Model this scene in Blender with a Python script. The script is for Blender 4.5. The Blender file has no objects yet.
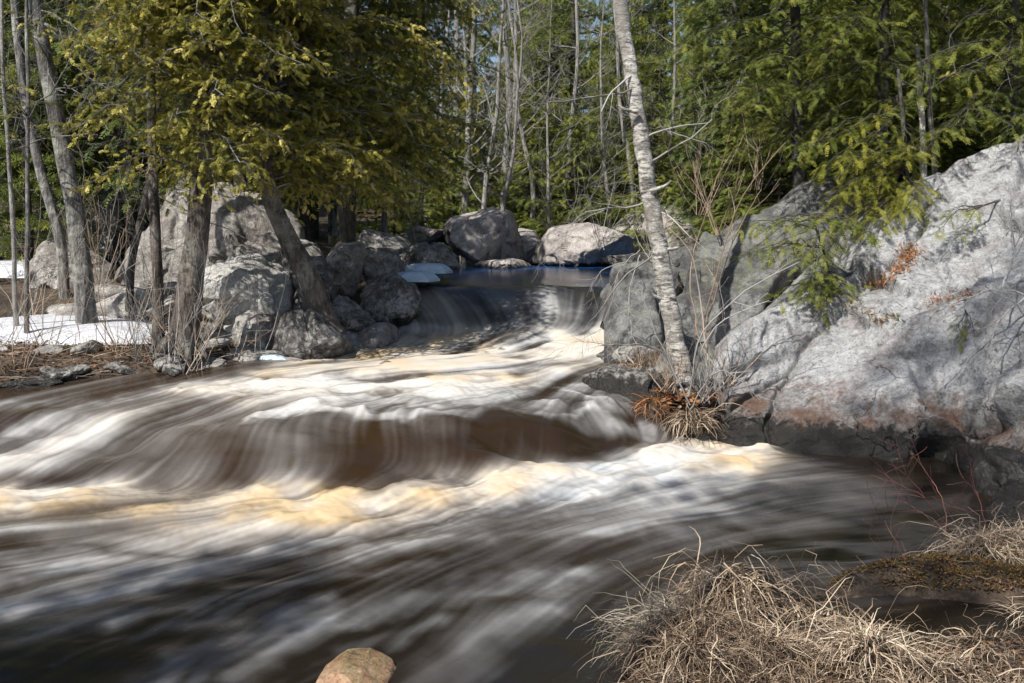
import bpy, math, random
import numpy as np
from mathutils import Vector, Matrix, Euler
random.seed(5)
rng = np.random.default_rng(11)
R = math.radians
SC = bpy.context.scene

# ------------------------------------------------------------------ camera, sky, sun, exposure
W_, H_ = 1024, 683
F_PX = 995.0
CAM = np.array([0.0, 0.0, 2.0])
PITCH = math.atan(106.5 / F_PX)
cd = bpy.data.cameras.new('camera'); cam = bpy.data.objects.new('camera', cd); SC.collection.objects.link(cam)
cd.sensor_width = 36; cd.lens = 36 * F_PX / W_; cd.clip_end = 1000; cd.clip_start = .05
cam.location = CAM; cam.rotation_euler = (R(90) - PITCH, 0, 0); SC.camera = cam
SUN = np.array([-.42, -.50, .76]); SUN /= np.linalg.norm(SUN)
wd = bpy.data.worlds.new('World'); SC.world = wd; wd.use_nodes = True
nt = wd.node_tree; bg = nt.nodes['Background']
sky = nt.nodes.new('ShaderNodeTexSky'); sky.sky_type = 'NISHITA'; sky.sun_disc = False
sky.sun_elevation = math.asin(SUN[2]); sky.sun_rotation = math.atan2(SUN[0], SUN[1])
nt.links.new(sky.outputs[0], bg.inputs[0]); bg.inputs[1].default_value = .085
ld = bpy.data.lights.new('sun', 'SUN'); ld.energy = 5.0; ld.angle = R(.5); ld.color = (1, .95, .86)
sun = bpy.data.objects.new('sun', ld); SC.collection.objects.link(sun)
sun.rotation_euler = Vector(SUN).to_track_quat('Z', 'Y').to_euler(); sun.location = (-10, -8, 12)
SC.view_settings.view_transform = 'Standard'; SC.view_settings.look = 'None'
SC.view_settings.exposure = 0.46; SC.view_settings.gamma = 1
SC.render.engine = 'CYCLES'
SC.render.resolution_x = W_; SC.render.resolution_y = H_

# ------------------------------------------------------------------ geometry of the view (used to find real places)
cp, sp = math.cos(PITCH), math.sin(PITCH)
def at(px, py, Y):
    px = np.asarray(px, float); py = np.asarray(py, float)
    u = (px - 512) / F_PX; v = (341.5 - py) / F_PX
    dy = cp + v * sp; dz = -sp + v * cp
    k = Y / dy
    return np.stack([u * k + 0 * k, Y + 0 * k, CAM[2] + dz * k], -1)
def proj(P):
    P = np.asarray(P, float); q = P - CAM
    f = q[..., 1] * cp - q[..., 2] * sp; up = q[..., 1] * sp + q[..., 2] * cp
    f = np.maximum(f, .05)
    return 512 + F_PX * q[..., 0] / f, 341.5 - F_PX * up / f
def atz(px, py, z):
    a = at(px, py, 1.0); d = a - CAM
    return CAM + d * ((z - CAM[2]) / d[..., 2])[..., None] if np.ndim(d) > 1 else CAM + d * ((z - CAM[2]) / d[2])

# ------------------------------------------------------------------ noise
def _h(ix, iy, iz):
    with np.errstate(over='ignore'):
        h = (ix.astype(np.uint32) * np.uint32(374761393)) ^ (iy.astype(np.uint32) * np.uint32(668265263)) ^ (iz.astype(np.uint32) * np.uint32(2246822519))
        h = (h ^ (h >> np.uint32(13))) * np.uint32(1274126177)
        h = h ^ (h >> np.uint32(16))
    return (h & np.uint32(0xffffff)).astype(np.float64) / 0xffffff
def vnoise(P):
    P = np.asarray(P, float) + 1000.0
    i = np.floor(P).astype(np.int64); f = P - i; f = f * f * (3 - 2 * f)
    x, y, z = i[..., 0], i[..., 1], i[..., 2]; fx, fy, fz = f[..., 0], f[..., 1], f[..., 2]
    def L(a, b, t): return a + (b - a) * t
    c = [[[_h(x + a, y + b, z + d) for d in (0, 1)] for b in (0, 1)] for a in (0, 1)]
    r = L(L(L(c[0][0][0], c[1][0][0], fx), L(c[0][1][0], c[1][1][0], fx), fy),
          L(L(c[0][0][1], c[1][0][1], fx), L(c[0][1][1], c[1][1][1], fx), fy), fz)
    return r * 2 - 1
def fbm(P, o=4, g=.5):
    P = np.asarray(P, float); a = 1; s = 0; t = 0
    for k in range(o):
        s = s + a * vnoise(P * 2 ** k + 17.3 * k); t += a; a *= g
    return s / t
def sstep(a, b, x):
    t = np.clip((x - a) / (b - a), 0, 1); return t * t * (3 - 2 * t)
def blur(a, n, axis):
    k = np.exp(-.5 * (np.arange(-3 * n, 3 * n + 1) / n) ** 2); k /= k.sum()
    pad = [(0, 0)] * a.ndim; pad[axis] = (3 * n, 3 * n); b = np.pad(a, pad, mode='edge')
    out = np.zeros_like(a); m = a.shape[axis]
    for j, w in enumerate(k):
        sl = [slice(None)] * a.ndim; sl[axis] = slice(j, j + m); out += w * b[tuple(sl)]
    return out

# ------------------------------------------------------------------ mesh building
def facet(P, freq, tilt, seed=0, sharp=42.):
    """broken-rock relief: cells that each tilt their own way, with narrow steps between them"""
    Q = np.asarray(P, float) * freq + seed * 13.7; Q = Q + .35 * np.stack([vnoise(Q * 1.3 + k * 9.1) for k in range(3)], -1)
    b = np.floor(Q).astype(np.int64); num = 0; den = 0
    for i in (-1, 0, 1):
        for j in (-1, 0, 1):
            for k in (-1, 0, 1):
                c = b + np.array([i, j, k]) + 2000
                h = [_h(c[..., 0] + 7 * m, c[..., 1] + 13 * m, c[..., 2] + 29 * m) for m in range(1, 8)]
                d = Q - (c - 2000 + np.stack(h[:3], -1)); w = np.exp(-sharp * (d * d).sum(-1)) + 1e-30
                t = (d * (np.stack(h[3:6], -1) * 2 - 1)).sum(-1) * 1.3 + (h[6] - .5) * .7
                num = num + w * t; den = den + w
    return num / den * tilt / freq
class MB:
    def __init__(s): s.V = []; s.F = []; s.A = []; s.n = 0
    def add(s, V, F, rnd=.5):
        V = np.asarray(V, float).reshape(-1, 3); F = np.asarray(F, int)
        if len(V) == 0 or len(F) == 0: return
        s.V.append(V); s.F.append(F + s.n); s.n += len(V)
        s.A.append(np.broadcast_to(np.asarray(rnd, float), (len(V),)))
    def build(s, name, mat, parent=None, smooth=True, attrs=None, loc=None):
        me = bpy.data.meshes.new(name)
        V = np.concatenate(s.V)
        if loc is not None: V = V - np.asarray(loc)
        me.vertices.add(len(V)); me.vertices.foreach_set('co', V.astype(np.float32).ravel())
        nl = sum(f.size for f in s.F); npoly = sum(len(f) for f in s.F)
        me.loops.add(nl); me.polygons.add(npoly)
        me.loops.foreach_set('vertex_index', np.concatenate([f.ravel() for f in s.F]).astype(np.int32))
        tot = np.concatenate([np.full(len(f), f.shape[1]) for f in s.F])
        st = np.concatenate([[0], np.cumsum(tot)[:-1]])
        me.polygons.foreach_set('loop_start', st.astype(np.int32))
        if smooth: me.polygons.foreach_set('use_smooth', np.ones(npoly, bool))
        me.update(calc_edges=True); me.validate()
        a = me.attributes.new('rnd', 'FLOAT', 'POINT'); a.data.foreach_set('value', np.concatenate(s.A).astype(np.float32))
        for k, v in (attrs or {}).items():
            a = me.attributes.new(k, 'FLOAT', 'POINT'); a.data.foreach_set('value', np.asarray(v).astype(np.float32).ravel())
        me.materials.append(mat)
        o = bpy.data.objects.new(name, me); SC.collection.objects.link(o)
        if loc is not None and parent is None: o.location = loc
        if parent: o.parent = parent
        return o
def tag(o, label=None, cat=None, group=None, kind=None):
    if label: o['label'] = label
    if cat: o['category'] = cat
    if group: o['group'] = group
    if kind: o['kind'] = kind
    return o
def empty(name, loc, label, cat, group=None):
    o = bpy.data.objects.new(name, None); SC.collection.objects.link(o); o.location = loc
    o.empty_display_size = .2
    return tag(o, label, cat, group)
def copy_thing(o, loc, rz, s, label=None, group=None):
    c = o.copy(); SC.collection.objects.link(c); c.location = loc; c.rotation_euler = (0, 0, rz); c.scale = (s, s, s)
    if label: c['label'] = label
    if group: c['group'] = group
    for ch in [k for k in bpy.data.objects if k.parent == o]:
        d = ch.copy(); SC.collection.objects.link(d); d.parent = c
    return c
def grid_faces(nr, nc, wrap=False):
    r = np.arange(nr - 1)[:, None]; c = np.arange(nc if wrap else nc - 1)[None, :]
    c2 = (c + 1) % nc
    return np.stack([r * nc + c, r * nc + c2, (r + 1) * nc + c2, (r + 1) * nc + c], -1).reshape(-1, 4)
def tube(mb, path, rad, sides=6, rnd=.5, rough=0.0, flare=None):
    P = np.asarray(path, float); n = len(P); rad = np.broadcast_to(np.asarray(rad, float), (n,))
    T = np.gradient(P, axis=0); T /= np.linalg.norm(T, axis=1)[:, None] + 1e-9
    ref = np.array([1., 0, 0]) if abs(T[0][0]) < .8 else np.array([0, 1., 0])
    A = np.cross(T, ref); A /= np.linalg.norm(A, axis=1)[:, None] + 1e-9; B = np.cross(T, A)
    th = np.arange(sides) * 2 * math.pi / sides
    r = np.repeat(rad[:, None], sides, 1)
    if rough:
        q = np.stack([np.cos(th)[None, :] * 2.2 + P[:, 2:3] * 0, np.sin(th)[None, :] * 2.2 + 0 * P[:, 2:3], P[:, 2:3] * 1.7 + 0 * th[None, :]], -1)
        r = r * (1 + rough * fbm(q + rnd * 31, 3))
    V = P[:, None, :] + r[..., None] * (np.cos(th)[None, :, None] * A[:, None, :] + np.sin(th)[None, :, None] * B[:, None, :])
    mb.add(V.reshape(-1, 3), grid_faces(n, sides, True), rnd)
    tip = P[-1] + T[-1] * rad[-1]
    b = (n - 1) * sides
    mb.add(np.vstack([V[-1], tip]), [[i, (i + 1) % sides, sides] for i in range(sides)], rnd)
def curve(pts, n=10, jit=0.0):
    pts = np.asarray(pts, float); m = len(pts)
    if m == 2: pts = np.vstack([pts[0], pts.mean(0), pts[1]]); m = 3
    t = np.linspace(0, m - 1, n); out = np.zeros((n, 3))
    for a, tt in enumerate(t):
        i = min(int(tt), m - 2); f = tt - i
        p0 = pts[max(i - 1, 0)]; p1 = pts[i]; p2 = pts[i + 1]; p3 = pts[min(i + 2, m - 1)]
        out[a] = .5 * ((2 * p1) + (-p0 + p2) * f + (2 * p0 - 5 * p1 + 4 * p2 - p3) * f * f + (-p0 + 3 * p1 - 3 * p2 + p3) * f ** 3)
    if jit:
        j = rng.normal(0, jit, (n, 3)); j[0] = 0; out += j
    return out
def unit(v): v = np.asarray(v, float); return v / (np.linalg.norm(v) + 1e-9)

# ------------------------------------------------------------------ materials
def newmat(name):
    m = bpy.data.materials.new(name); m.use_nodes = True
    return m, m.node_tree, m.node_tree.nodes['Principled BSDF']
def N(nt, t, **k):
    n = nt.nodes.new(t)
    for a, b in k.items():
        if a.startswith('i_'): n.inputs[a[2:].replace('_', ' ')].default_value = b
        else: setattr(n, a, b)
    return n
def ramp(nt, src, stops, interp='LINEAR'):
    r = N(nt, 'ShaderNodeValToRGB'); r.color_ramp.interpolation = interp
    e = r.color_ramp.elements
    while len(e) > 1: e.remove(e[-1])
    for i, (p, c) in enumerate(stops):
        x = e[0] if i == 0 else e.new(p)
        x.position = p; x.color = (c, c, c, 1) if not isinstance(c, tuple) else (*c, 1)
    nt.links.new(src, r.inputs[0]); return r
def mixc(nt, fac, a, b, mode='MIX'):
    m = N(nt, 'ShaderNodeMix', data_type='RGBA', blend_type=mode)
    for s, v in ((0, fac), (6, a), (7, b)):
        if hasattr(v, 'links') or hasattr(v, 'is_output'): nt.links.new(v, m.inputs[s])
        else: m.inputs[s].default_value = v if s == 0 else (*v, 1)
    return m.outputs[2]
def math_(nt, op, a, b=None, clamp=False):
    m = N(nt, 'ShaderNodeMath', operation=op, use_clamp=clamp)
    for s, v in ((0, a), (1, b)):
        if v is None: continue
        if hasattr(v, 'is_output'): nt.links.new(v, m.inputs[s])
        else: m.inputs[s].default_value = v
    return m.outputs[0]
def noise(nt, co, scale, detail=4, rough=.55, dist=0):
    n = N(nt, 'ShaderNodeTexNoise'); n.inputs['Scale'].default_value = scale; n.inputs['Detail'].default_value = detail
    n.inputs['Roughness'].default_value = rough; n.inputs['Distortion'].default_value = dist
    nt.links.new(co, n.inputs['Vector']); return n.outputs['Fac']

def rock_mat(name, dark, mid, pale, lichen=.5, wet=None, stain=None, pscale=1.0, bump=.6, moss=0.0, pink=None):
    m, nt, b = newmat(name)
    co = N(nt, 'ShaderNodeNewGeometry').outputs['Position']
    n1 = noise(nt, co, 1.3 * pscale, 6, .62, .4); n2 = noise(nt, co, 7 * pscale, 8, .7); n3 = noise(nt, co, 38, 5, .75); n4 = noise(nt, co, 3.6 * pscale, 10, .75, .3)
    s = math_(nt, 'ADD', math_(nt, 'MULTIPLY', n1, .5), math_(nt, 'MULTIPLY', n2, .5))
    c = ramp(nt, s, [(.36, dark), (.48, mid), (.60, pale)]).outputs[0]
    sm = tuple(x * .45 for x in dark)
    c = mixc(nt, ramp(nt, n4, [(.37, .7), (.43, 0.0)]).outputs[0], c, sm)            # dark mineral / algae blotches
    stv = N(nt, 'ShaderNodeMapping'); stv.inputs['Scale'].default_value = (3.2, 1.2, .45); nt.links.new(co, stv.inputs[0]); n5 = noise(nt, stv.outputs[0], 1.6, 6, .65)
    c = mixc(nt, ramp(nt, n5, [(.33, .5), (.42, 0.0)]).outputs[0], c, tuple(x * .55 for x in dark))      # old run-off streaks
    lm = math_(nt, 'MULTIPLY', ramp(nt, n4, [(.54, 0.0), (.57, 1.0)]).outputs[0], lichen)
    c = mixc(nt, lm, c, tuple(min(x * 1.25, .8) for x in pale))
    c = mixc(nt, .55, c, ramp(nt, n3, [(.38, .08), (.46, .7), (.60, 1.0)]).outputs[0], 'MULTIPLY')
    vr = N(nt, 'ShaderNodeTexVoronoi', feature='DISTANCE_TO_EDGE'); vr.inputs['Scale'].default_value = .9 * pscale
    wob = N(nt, 'ShaderNodeVectorMath', operation='ADD'); nn = N(nt, 'ShaderNodeTexNoise'); nn.inputs['Scale'].default_value = 1.6; nn.inputs['Detail'].default_value = 5
    nt.links.new(co, nn.inputs['Vector']); nt.links.new(co, wob.inputs[0]); nt.links.new(nn.outputs['Color'], wob.inputs[1]); nt.links.new(wob.outputs[0], vr.inputs['Vector'])
    crack = math_(nt, 'MULTIPLY', ramp(nt, vr.outputs['Distance'], [(0.0, 1.0), (.010, 0.0)]).outputs[0], ramp(nt, noise(nt, co, .8, 2), [(.52, 0.0), (.60, 1.0)]).outputs[0])
    c = mixc(nt, math_(nt, 'MULTIPLY', crack, .6), c, tuple(x * .3 for x in dark))
    z = N(nt, 'ShaderNodeSeparateXYZ'); nt.links.new(co, z.inputs[0])
    if pink:
        c = mixc(nt, math_(nt, 'MULTIPLY', ramp(nt, n1, [(.38, 1.0), (.50, 0.0)]).outputs[0], .3), c, pink)
    if moss:
        nrm = N(nt, 'ShaderNodeSeparateXYZ'); g = N(nt, 'ShaderNodeNewGeometry'); nt.links.new(g.outputs['Normal'], nrm.inputs[0])
        mm = math_(nt, 'MULTIPLY', ramp(nt, math_(nt, 'ADD', math_(nt, 'MULTIPLY', nrm.outputs[2], .4), n2), [(.78, 0.0), (.9, 1.0)]).outputs[0], moss)
        c = mixc(nt, mm, c, (.10, .11, .03))
    rough = .85
    if wet is not None:
        zz = math_(nt, 'ADD', z.outputs[2], math_(nt, 'MULTIPLY', math_(nt, 'SUBTRACT', n2, .5), .5))
        wf = N(nt, 'ShaderNodeMapRange'); wf.inputs['From Min'].default_value = wet + .07; wf.inputs['From Max'].default_value = wet - .01; nt.links.new(zz, wf.inputs[0])
        if stain:
            sf = N(nt, 'ShaderNodeMapRange'); sf.inputs['From Min'].default_value = wet + .38; sf.inputs['From Max'].default_value = wet + .15; nt.links.new(zz, sf.inputs[0])
            f = math_(nt, 'MULTIPLY', sf.outputs[0], ramp(nt, noise(nt, co, 3.0, 8, .75), [(.45, 0.0), (.58, .8)]).outputs[0])
            c = mixc(nt, f, c, stain)
            f2 = math_(nt, 'MULTIPLY', sf.outputs[0], .55)
            c = mixc(nt, f2, c, (.16, .12, .10), 'MULTIPLY')
        c = mixc(nt, wf.outputs[0], c, (.022, .020, .018))
        rr = N(nt, 'ShaderNodeMapRange'); rr.inputs['To Min'].default_value = .85; rr.inputs['To Max'].default_value = .28; nt.links.new(wf.outputs[0], rr.inputs[0])
        nt.links.new(rr.outputs[0], b.inputs['Roughness'])
    else: b.inputs['Roughness'].default_value = rough
    nt.links.new(c, b.inputs['Base Color'])
    bp = N(nt, 'ShaderNodeBump'); bp.inputs['Strength'].default_value = bump; bp.inputs['Distance'].default_value = .05
    hh = math_(nt, 'ADD', math_(nt, 'MULTIPLY', n2, 1.0), math_(nt, 'MULTIPLY', n3, .35)); hh = math_(nt, 'SUBTRACT', hh, math_(nt, 'MULTIPLY', crack, .9))
    nt.links.new(hh, bp.inputs['Height']); nt.links.new(bp.outputs[0], b.inputs['Normal'])
    return m
M = {}
M['granite_pale'] = rock_mat('pale_lichen_granite', (.15, .15, .155), (.36, .365, .375), (.50, .505, .515), .35, wet=.24, stain=(.20, .095, .05), pscale=2.0, bump=.95, pink=(.30, .25, .25))
M['granite_block'] = rock_mat('pale_block_granite', (.24, .23, .215), (.42, .41, .39), (.60, .59, .57), .4, wet=.5, pscale=.8, bump=.6)
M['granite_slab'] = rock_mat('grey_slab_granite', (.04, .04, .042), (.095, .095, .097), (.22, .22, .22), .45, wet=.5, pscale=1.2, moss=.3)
M['granite_bank'] = rock_mat('bank_granite', (.10, .09, .085), (.27, .255, .24), (.50, .48, .45), .4, wet=.50, pscale=1.3, bump=.8, pink=(.30, .24, .22))
M['granite_far'] = rock_mat('far_granite', (.17, .15, .145), (.36, .33, .31), (.50, .47, .45), .3, wet=1.42, pscale=.9, pink=(.36, .29, .27))
M['rock_dark'] = rock_mat('dark_wet_rock', (.04, .037, .034), (.15, .14, .135), (.40, .39, .37), .5, wet=.60, pscale=1.6, bump=.9)
M['rock_crest'] = rock_mat('dark_crest_rock', (.045, .04, .036), (.17, .155, .14), (.46, .44, .42), .5, wet=.92, pscale=1.8, bump=.9)
M['rock_orange'] = rock_mat('orange_lichen_rock', (.12, .07, .04), (.38, .20, .11), (.52, .36, .24), .5, wet=-.12, pscale=4, bump=.7, moss=.5)

def bark_mat(name, dark, pale, sc=6, birch=False, lich=.3):
    m, nt, b = newmat(name)
    tc = N(nt, 'ShaderNodeTexCoord').outputs['Object']
    mp = N(nt, 'ShaderNodeMapping'); mp.inputs['Scale'].default_value = (1, 1, 3.0 if birch else .16); nt.links.new(tc, mp.inputs[0])
    n1 = noise(nt, mp.outputs[0], sc * (1 if birch else 3.2), 5, .7); n2 = noise(nt, tc, 2.6, 5, .7); n3 = noise(nt, tc, 9, 4, .7)
    if birch:
        c = ramp(nt, n1, [(.38, (.05, .045, .04)), (.46, (.26, .245, .225)), (.56, (.55, .53, .49))]).outputs[0]
        c = mixc(nt, ramp(nt, n3, [(.55, 0.0), (.63, .75)]).outputs[0], c, (.10, .10, .09))
        c = mixc(nt, ramp(nt, n2, [(.46, 0.0), (.58, .8)]).outputs[0], c, (.19, .175, .16))
    else:
        c = ramp(nt, n1, [(.36, dark), (.62, pale)]).outputs[0]
        c = mixc(nt, math_(nt, 'MULTIPLY', ramp(nt, n2, [(.50, 0.0), (.60, 1.0)]).outputs[0], lich), c, (.42, .42, .38))
        c = mixc(nt, ramp(nt, n3, [(.35, .5), (.5, 0.0)]).outputs[0], c, tuple(x * .6 for x in dark))
    nt.links.new(c, b.inputs['Base Color']); b.inputs['Roughness'].default_value = .9
    bp = N(nt, 'ShaderNodeBump'); bp.inputs['Strength'].default_value = .6 if birch else 1.0; bp.inputs['Distance'].default_value = .05
    nt.links.new(math_(nt, 'ADD', n1, math_(nt, 'MULTIPLY', n3, .5)), bp.inputs['Height']); nt.links.new(bp.outputs[0], b.inputs['Normal'])
    return m
M['bark_cedar'] = bark_mat('cedar_bark', (.022, .018, .015), (.17, .14, .12), 6, lich=.35)
M['bark_grey'] = bark_mat('grey_bark', (.04, .038, .036), (.25, .24, .23), 6, lich=.7)
M['bark_dark'] = bark_mat('dark_conifer_bark', (.018, .016, .014), (.10, .09, .08), 6, lich=.25)
M['bark_pale'] = bark_mat('pale_bare_bark', (.16, .15, .14), (.42, .40, .38), 7, lich=.5)
M['bark_birch'] = bark_mat('birch_bark', (.05, .05, .05), (.5, .5, .5), 9, birch=True)
M['dead_wood'] = bark_mat('bleached_dead_wood', (.30, .28, .26), (.62, .60, .57), 7, lich=.2)

def leaf_mat(name, stops, trans=.3, rough=.6):
    m, nt, b = newmat(name)
    at_ = N(nt, 'ShaderNodeAttribute', attribute_name='rnd'); co = N(nt, 'ShaderNodeNewGeometry').outputs['Position']
    n = noise(nt, co, .9, 3, .6)
    s = math_(nt, 'ADD', math_(nt, 'MULTIPLY', at_.outputs['Fac'], .62), math_(nt, 'MULTIPLY', n, .38))
    c = ramp(nt, s, stops).outputs[0]
    nt.links.new(c, b.inputs['Base Color']); b.inputs['Roughness'].default_value = rough; b.inputs['Specular IOR Level'].default_value = .3
    if trans:
        t = N(nt, 'ShaderNodeBsdfTranslucent'); nt.links.new(c, t.inputs[0]); x = N(nt, 'ShaderNodeMixShader'); x.inputs[0].default_value = trans
        nt.links.new(b.outputs[0], x.inputs[1]); nt.links.new(t.outputs[0], x.inputs[2]); nt.links.new(x.outputs[0], nt.nodes['Material Output'].inputs[0])
    return m
M['cedar_leaf'] = leaf_mat('cedar_foliage', [(.12, (.05, .058, .012)), (.38, (.17, .17, .028)), (.58, (.36, .33, .055)), (.80, (.66, .56, .18))], .3)
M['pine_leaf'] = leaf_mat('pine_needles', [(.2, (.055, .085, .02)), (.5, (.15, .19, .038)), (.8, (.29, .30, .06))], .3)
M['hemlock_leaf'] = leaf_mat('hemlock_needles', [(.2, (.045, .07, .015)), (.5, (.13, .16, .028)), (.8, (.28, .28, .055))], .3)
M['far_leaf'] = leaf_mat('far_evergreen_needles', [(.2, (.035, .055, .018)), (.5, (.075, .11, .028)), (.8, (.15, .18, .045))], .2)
M['yellow_leaf'] = leaf_mat('yellow_green_hemlock_needles', [(.2, (.09, .11, .015)), (.5, (.22, .23, .03)), (.8, (.38, .36, .06))], .35)
M['straw'] = leaf_mat('dry_straw_grass', [(.12, (.07, .045, .03)), (.4, (.26, .19, .13)), (.65, (.46, .36, .26)), (.92, (.74, .64, .50))], .15)
M['straw_grey'] = leaf_mat('grey_dead_grass', [(.15, (.09, .08, .06)), (.5, (.28, .25, .20)), (.9, (.50, .46, .38))], .15)
M['litter'] = leaf_mat('dead_leaf_litter', [(.15, (.02, .012, .008)), (.5, (.09, .05, .03)), (.78, (.25, .13, .06)), (.95, (.42, .32, .2))], .1)
M['orange_needles'] = leaf_mat('orange_needles', [(.15, (.09, .04, .02)), (.5, (.27, .12, .05)), (.9, (.46, .24, .11))], .1)
M['green_blade'] = leaf_mat('fresh_green_blades', [(.15, (.08, .13, .02)), (.6, (.22, .33, .06)), (.9, (.36, .40, .12))], .3)
M['red_twig'] = leaf_mat('red_twig_bark', [(.1, (.08, .03, .028)), (.5, (.16, .06, .055)), (.9, (.27, .14, .11))], 0)
M['tan_twig'] = leaf_mat('tan_twig_bark', [(.1, (.16, .10, .06)), (.5, (.34, .25, .18)), (.9, (.52, .45, .38))], 0)
M['grey_twig'] = leaf_mat('grey_twig_bark', [(.1, (.12, .11, .10)), (.5, (.28, .265, .25)), (.9, (.46, .44, .42))], 0)
M['moss'] = leaf_mat('moss_tufts', [(.15, (.03, .03, .010)), (.40, (.10, .09, .02)), (.6, (.22, .12, .035)), (.95, (.36, .17, .06))], .2)

def soil_mat():
    m, nt, b = newmat('forest_floor'); co = N(nt, 'ShaderNodeNewGeometry').outputs['Position']
    n1 = noise(nt, co, 2, 6, .65); n2 = noise(nt, co, 18, 6, .7)
    c = ramp(nt, math_(nt, 'ADD', math_(nt, 'MULTIPLY', n1, .5), math_(nt, 'MULTIPLY', n2, .5)), [(.36, (.014, .010, .008)), (.47, (.045, .032, .022)), (.56, (.10, .07, .048)), (.66, (.20, .16, .13))]).outputs[0]
    nt.links.new(c, b.inputs['Base Color']); b.inputs['Roughness'].default_value = .95
    bp = N(nt, 'ShaderNodeBump'); bp.inputs['Strength'].default_value = 1; bp.inputs['Distance'].default_value = .05; nt.links.new(n2, bp.inputs['Height']); nt.links.new(bp.outputs[0], b.inputs['Normal'])
    return m
M['soil'] = soil_mat()
def snow_mat(name, c1, c2):
    m, nt, b = newmat(name); co = N(nt, 'ShaderNodeNewGeometry').outputs['Position']
    n1 = noise(nt, co, 5, 5, .6); n2 = noise(nt, co, 40, 4, .7)
    nt.links.new(ramp(nt, math_(nt, 'ADD', math_(nt, 'MULTIPLY', n1, .6), math_(nt, 'MULTIPLY', n2, .4)), [(.3, c2), (.5, c1), (.62, c1), (.68, tuple(x * .45 for x in c2))]).outputs[0], b.inputs['Base Color']); b.inputs['Roughness'].default_value = .6
    bp = N(nt, 'ShaderNodeBump'); bp.inputs['Strength'].default_value = .4; bp.inputs['Distance'].default_value = .03; nt.links.new(n1, bp.inputs['Height']); nt.links.new(bp.outputs[0], b.inputs['Normal'])
    return m
M['snow'] = snow_mat('old_snow', (.58, .60, .65), (.30, .30, .31)); M['ice'] = snow_mat('river_ice', (.55, .68, .82), (.32, .45, .62))

# ------------------------------------------------------------------ water surface: heights by column of view, then world (x, y)
COLS = {
 -260: [(700,-.05),(560,-.02),(520,.03),(500,.06),(470,.2),(430,.35),(400,.5),(388,.52)],
 0:   [(700,-.05),(560,-.02),(520,.03),(500,.10),(488,.08),(450,.30),(400,.50),(385,.52)],
 150: [(700,-.05),(550,-.01),(518,.05),(500,.10),(490,.08),(462,.27),(425,.42),(400,.49),(380,.55)],
 300: [(700,-.05),(540,0),(510,.08),(495,.08),(468,.25),(430,.42),(415,.47),(390,.5),(370,.6),(352,.62)],
 450: [(700,-.05),(520,.02),(490,.1),(478,.08),(453,.26),(425,.42),(412,.47),(390,.5),(365,.62),(350,.66),(335,.72),(302,1.11),(286,1.30),(276,1.35),(265,1.40)],
 550: [(700,-.05),(530,0),(500,.05),(475,.12),(460,.1),(440,.22),(418,.38),(405,.42),(385,.48),(365,.6),(350,.66),(335,.78),(302,1.12),(286,1.30),(276,1.35),(265,1.40)],
 610: [(700,-.05),(535,0),(490,.05),(463,.11),(450,.1),(434,.22),(416,.34),(405,.40),(385,.46),(365,.57),(345,.7),(330,.82),(302,1.12),(286,1.30),(276,1.35),(265,1.40)],
 655: [(700,-.05),(540,0),(480,.06),(455,.1),(442,.1),(431,.2),(421,.27),(410,.33),(380,.5),(360,.6),(340,.7),(303,1.10),(286,1.30),(276,1.35),(265,1.40)],
 730: [(700,-.05),(540,0),(470,.03),(455,.02),(440,.03),(425,.05),(400,.3),(340,.7),(303,1.10),(286,1.30),(276,1.35),(265,1.40)],
 1300:[(700,-.02),(540,0),(460,0),(440,0),(425,.02),(400,.3),(340,.7),(303,1.10),(286,1.30),(276,1.35),(265,1.40)],
}
yg = np.arange(1.0, 46.0, .02)
ck = sorted(COLS); CT = []
for k in ck:
    ys = []; zs = []
    for py, z in COLS[k]:
        p = atz(k, py, z)
        if ys and p[1] <= ys[-1]: p[1] = ys[-1] + .04
        ys.append(p[1]); zs.append(z)
    if zs[-1] < 1.0:
        ys += [max(12.2, ys[-1] + 1), 13.6, 15.6]; zs += [.75, 1.30, 1.39]
    CT.append(np.interp(yg, ys, zs))
CT = np.array(CT); CT = blur(CT, 5, 1)
def water_z(x, y):
    x = np.asarray(x, float); y = np.asarray(y, float); z = np.zeros_like(x + y)
    for it in range(3):
        px, py = proj(np.stack([x + 0 * z, y + 0 * z, z], -1))
        c = np.interp(px, ck, np.arange(len(ck))); i = np.clip(c.astype(int), 0, len(ck) - 2); f = c - i; f = f * f * (3 - 2 * f)
        yi = np.clip((y - 1.0) / .02, 0, len(yg) - 2); j = yi.astype(int); g = yi - j
        z = (CT[i, j] * (1 - g) + CT[i, j + 1] * g) * (1 - f) + (CT[i + 1, j] * (1 - g) + CT[i + 1, j + 1] * g) * f
    return z
def on_water(px, py):
    z = 0.0
    ys = np.concatenate([np.arange(3, 14.5, .01), np.arange(14.5, 40, .1)]); P = at(px, py, 1.0) - CAM
    pts = CAM + P[None, :] * ys[:, None]
    d = pts[:, 2] - water_z(pts[:, 0], pts[:, 1]); k = np.argmax(d < 0)
    return pts[k] if (d < 0).any() else pts[-1]

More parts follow.
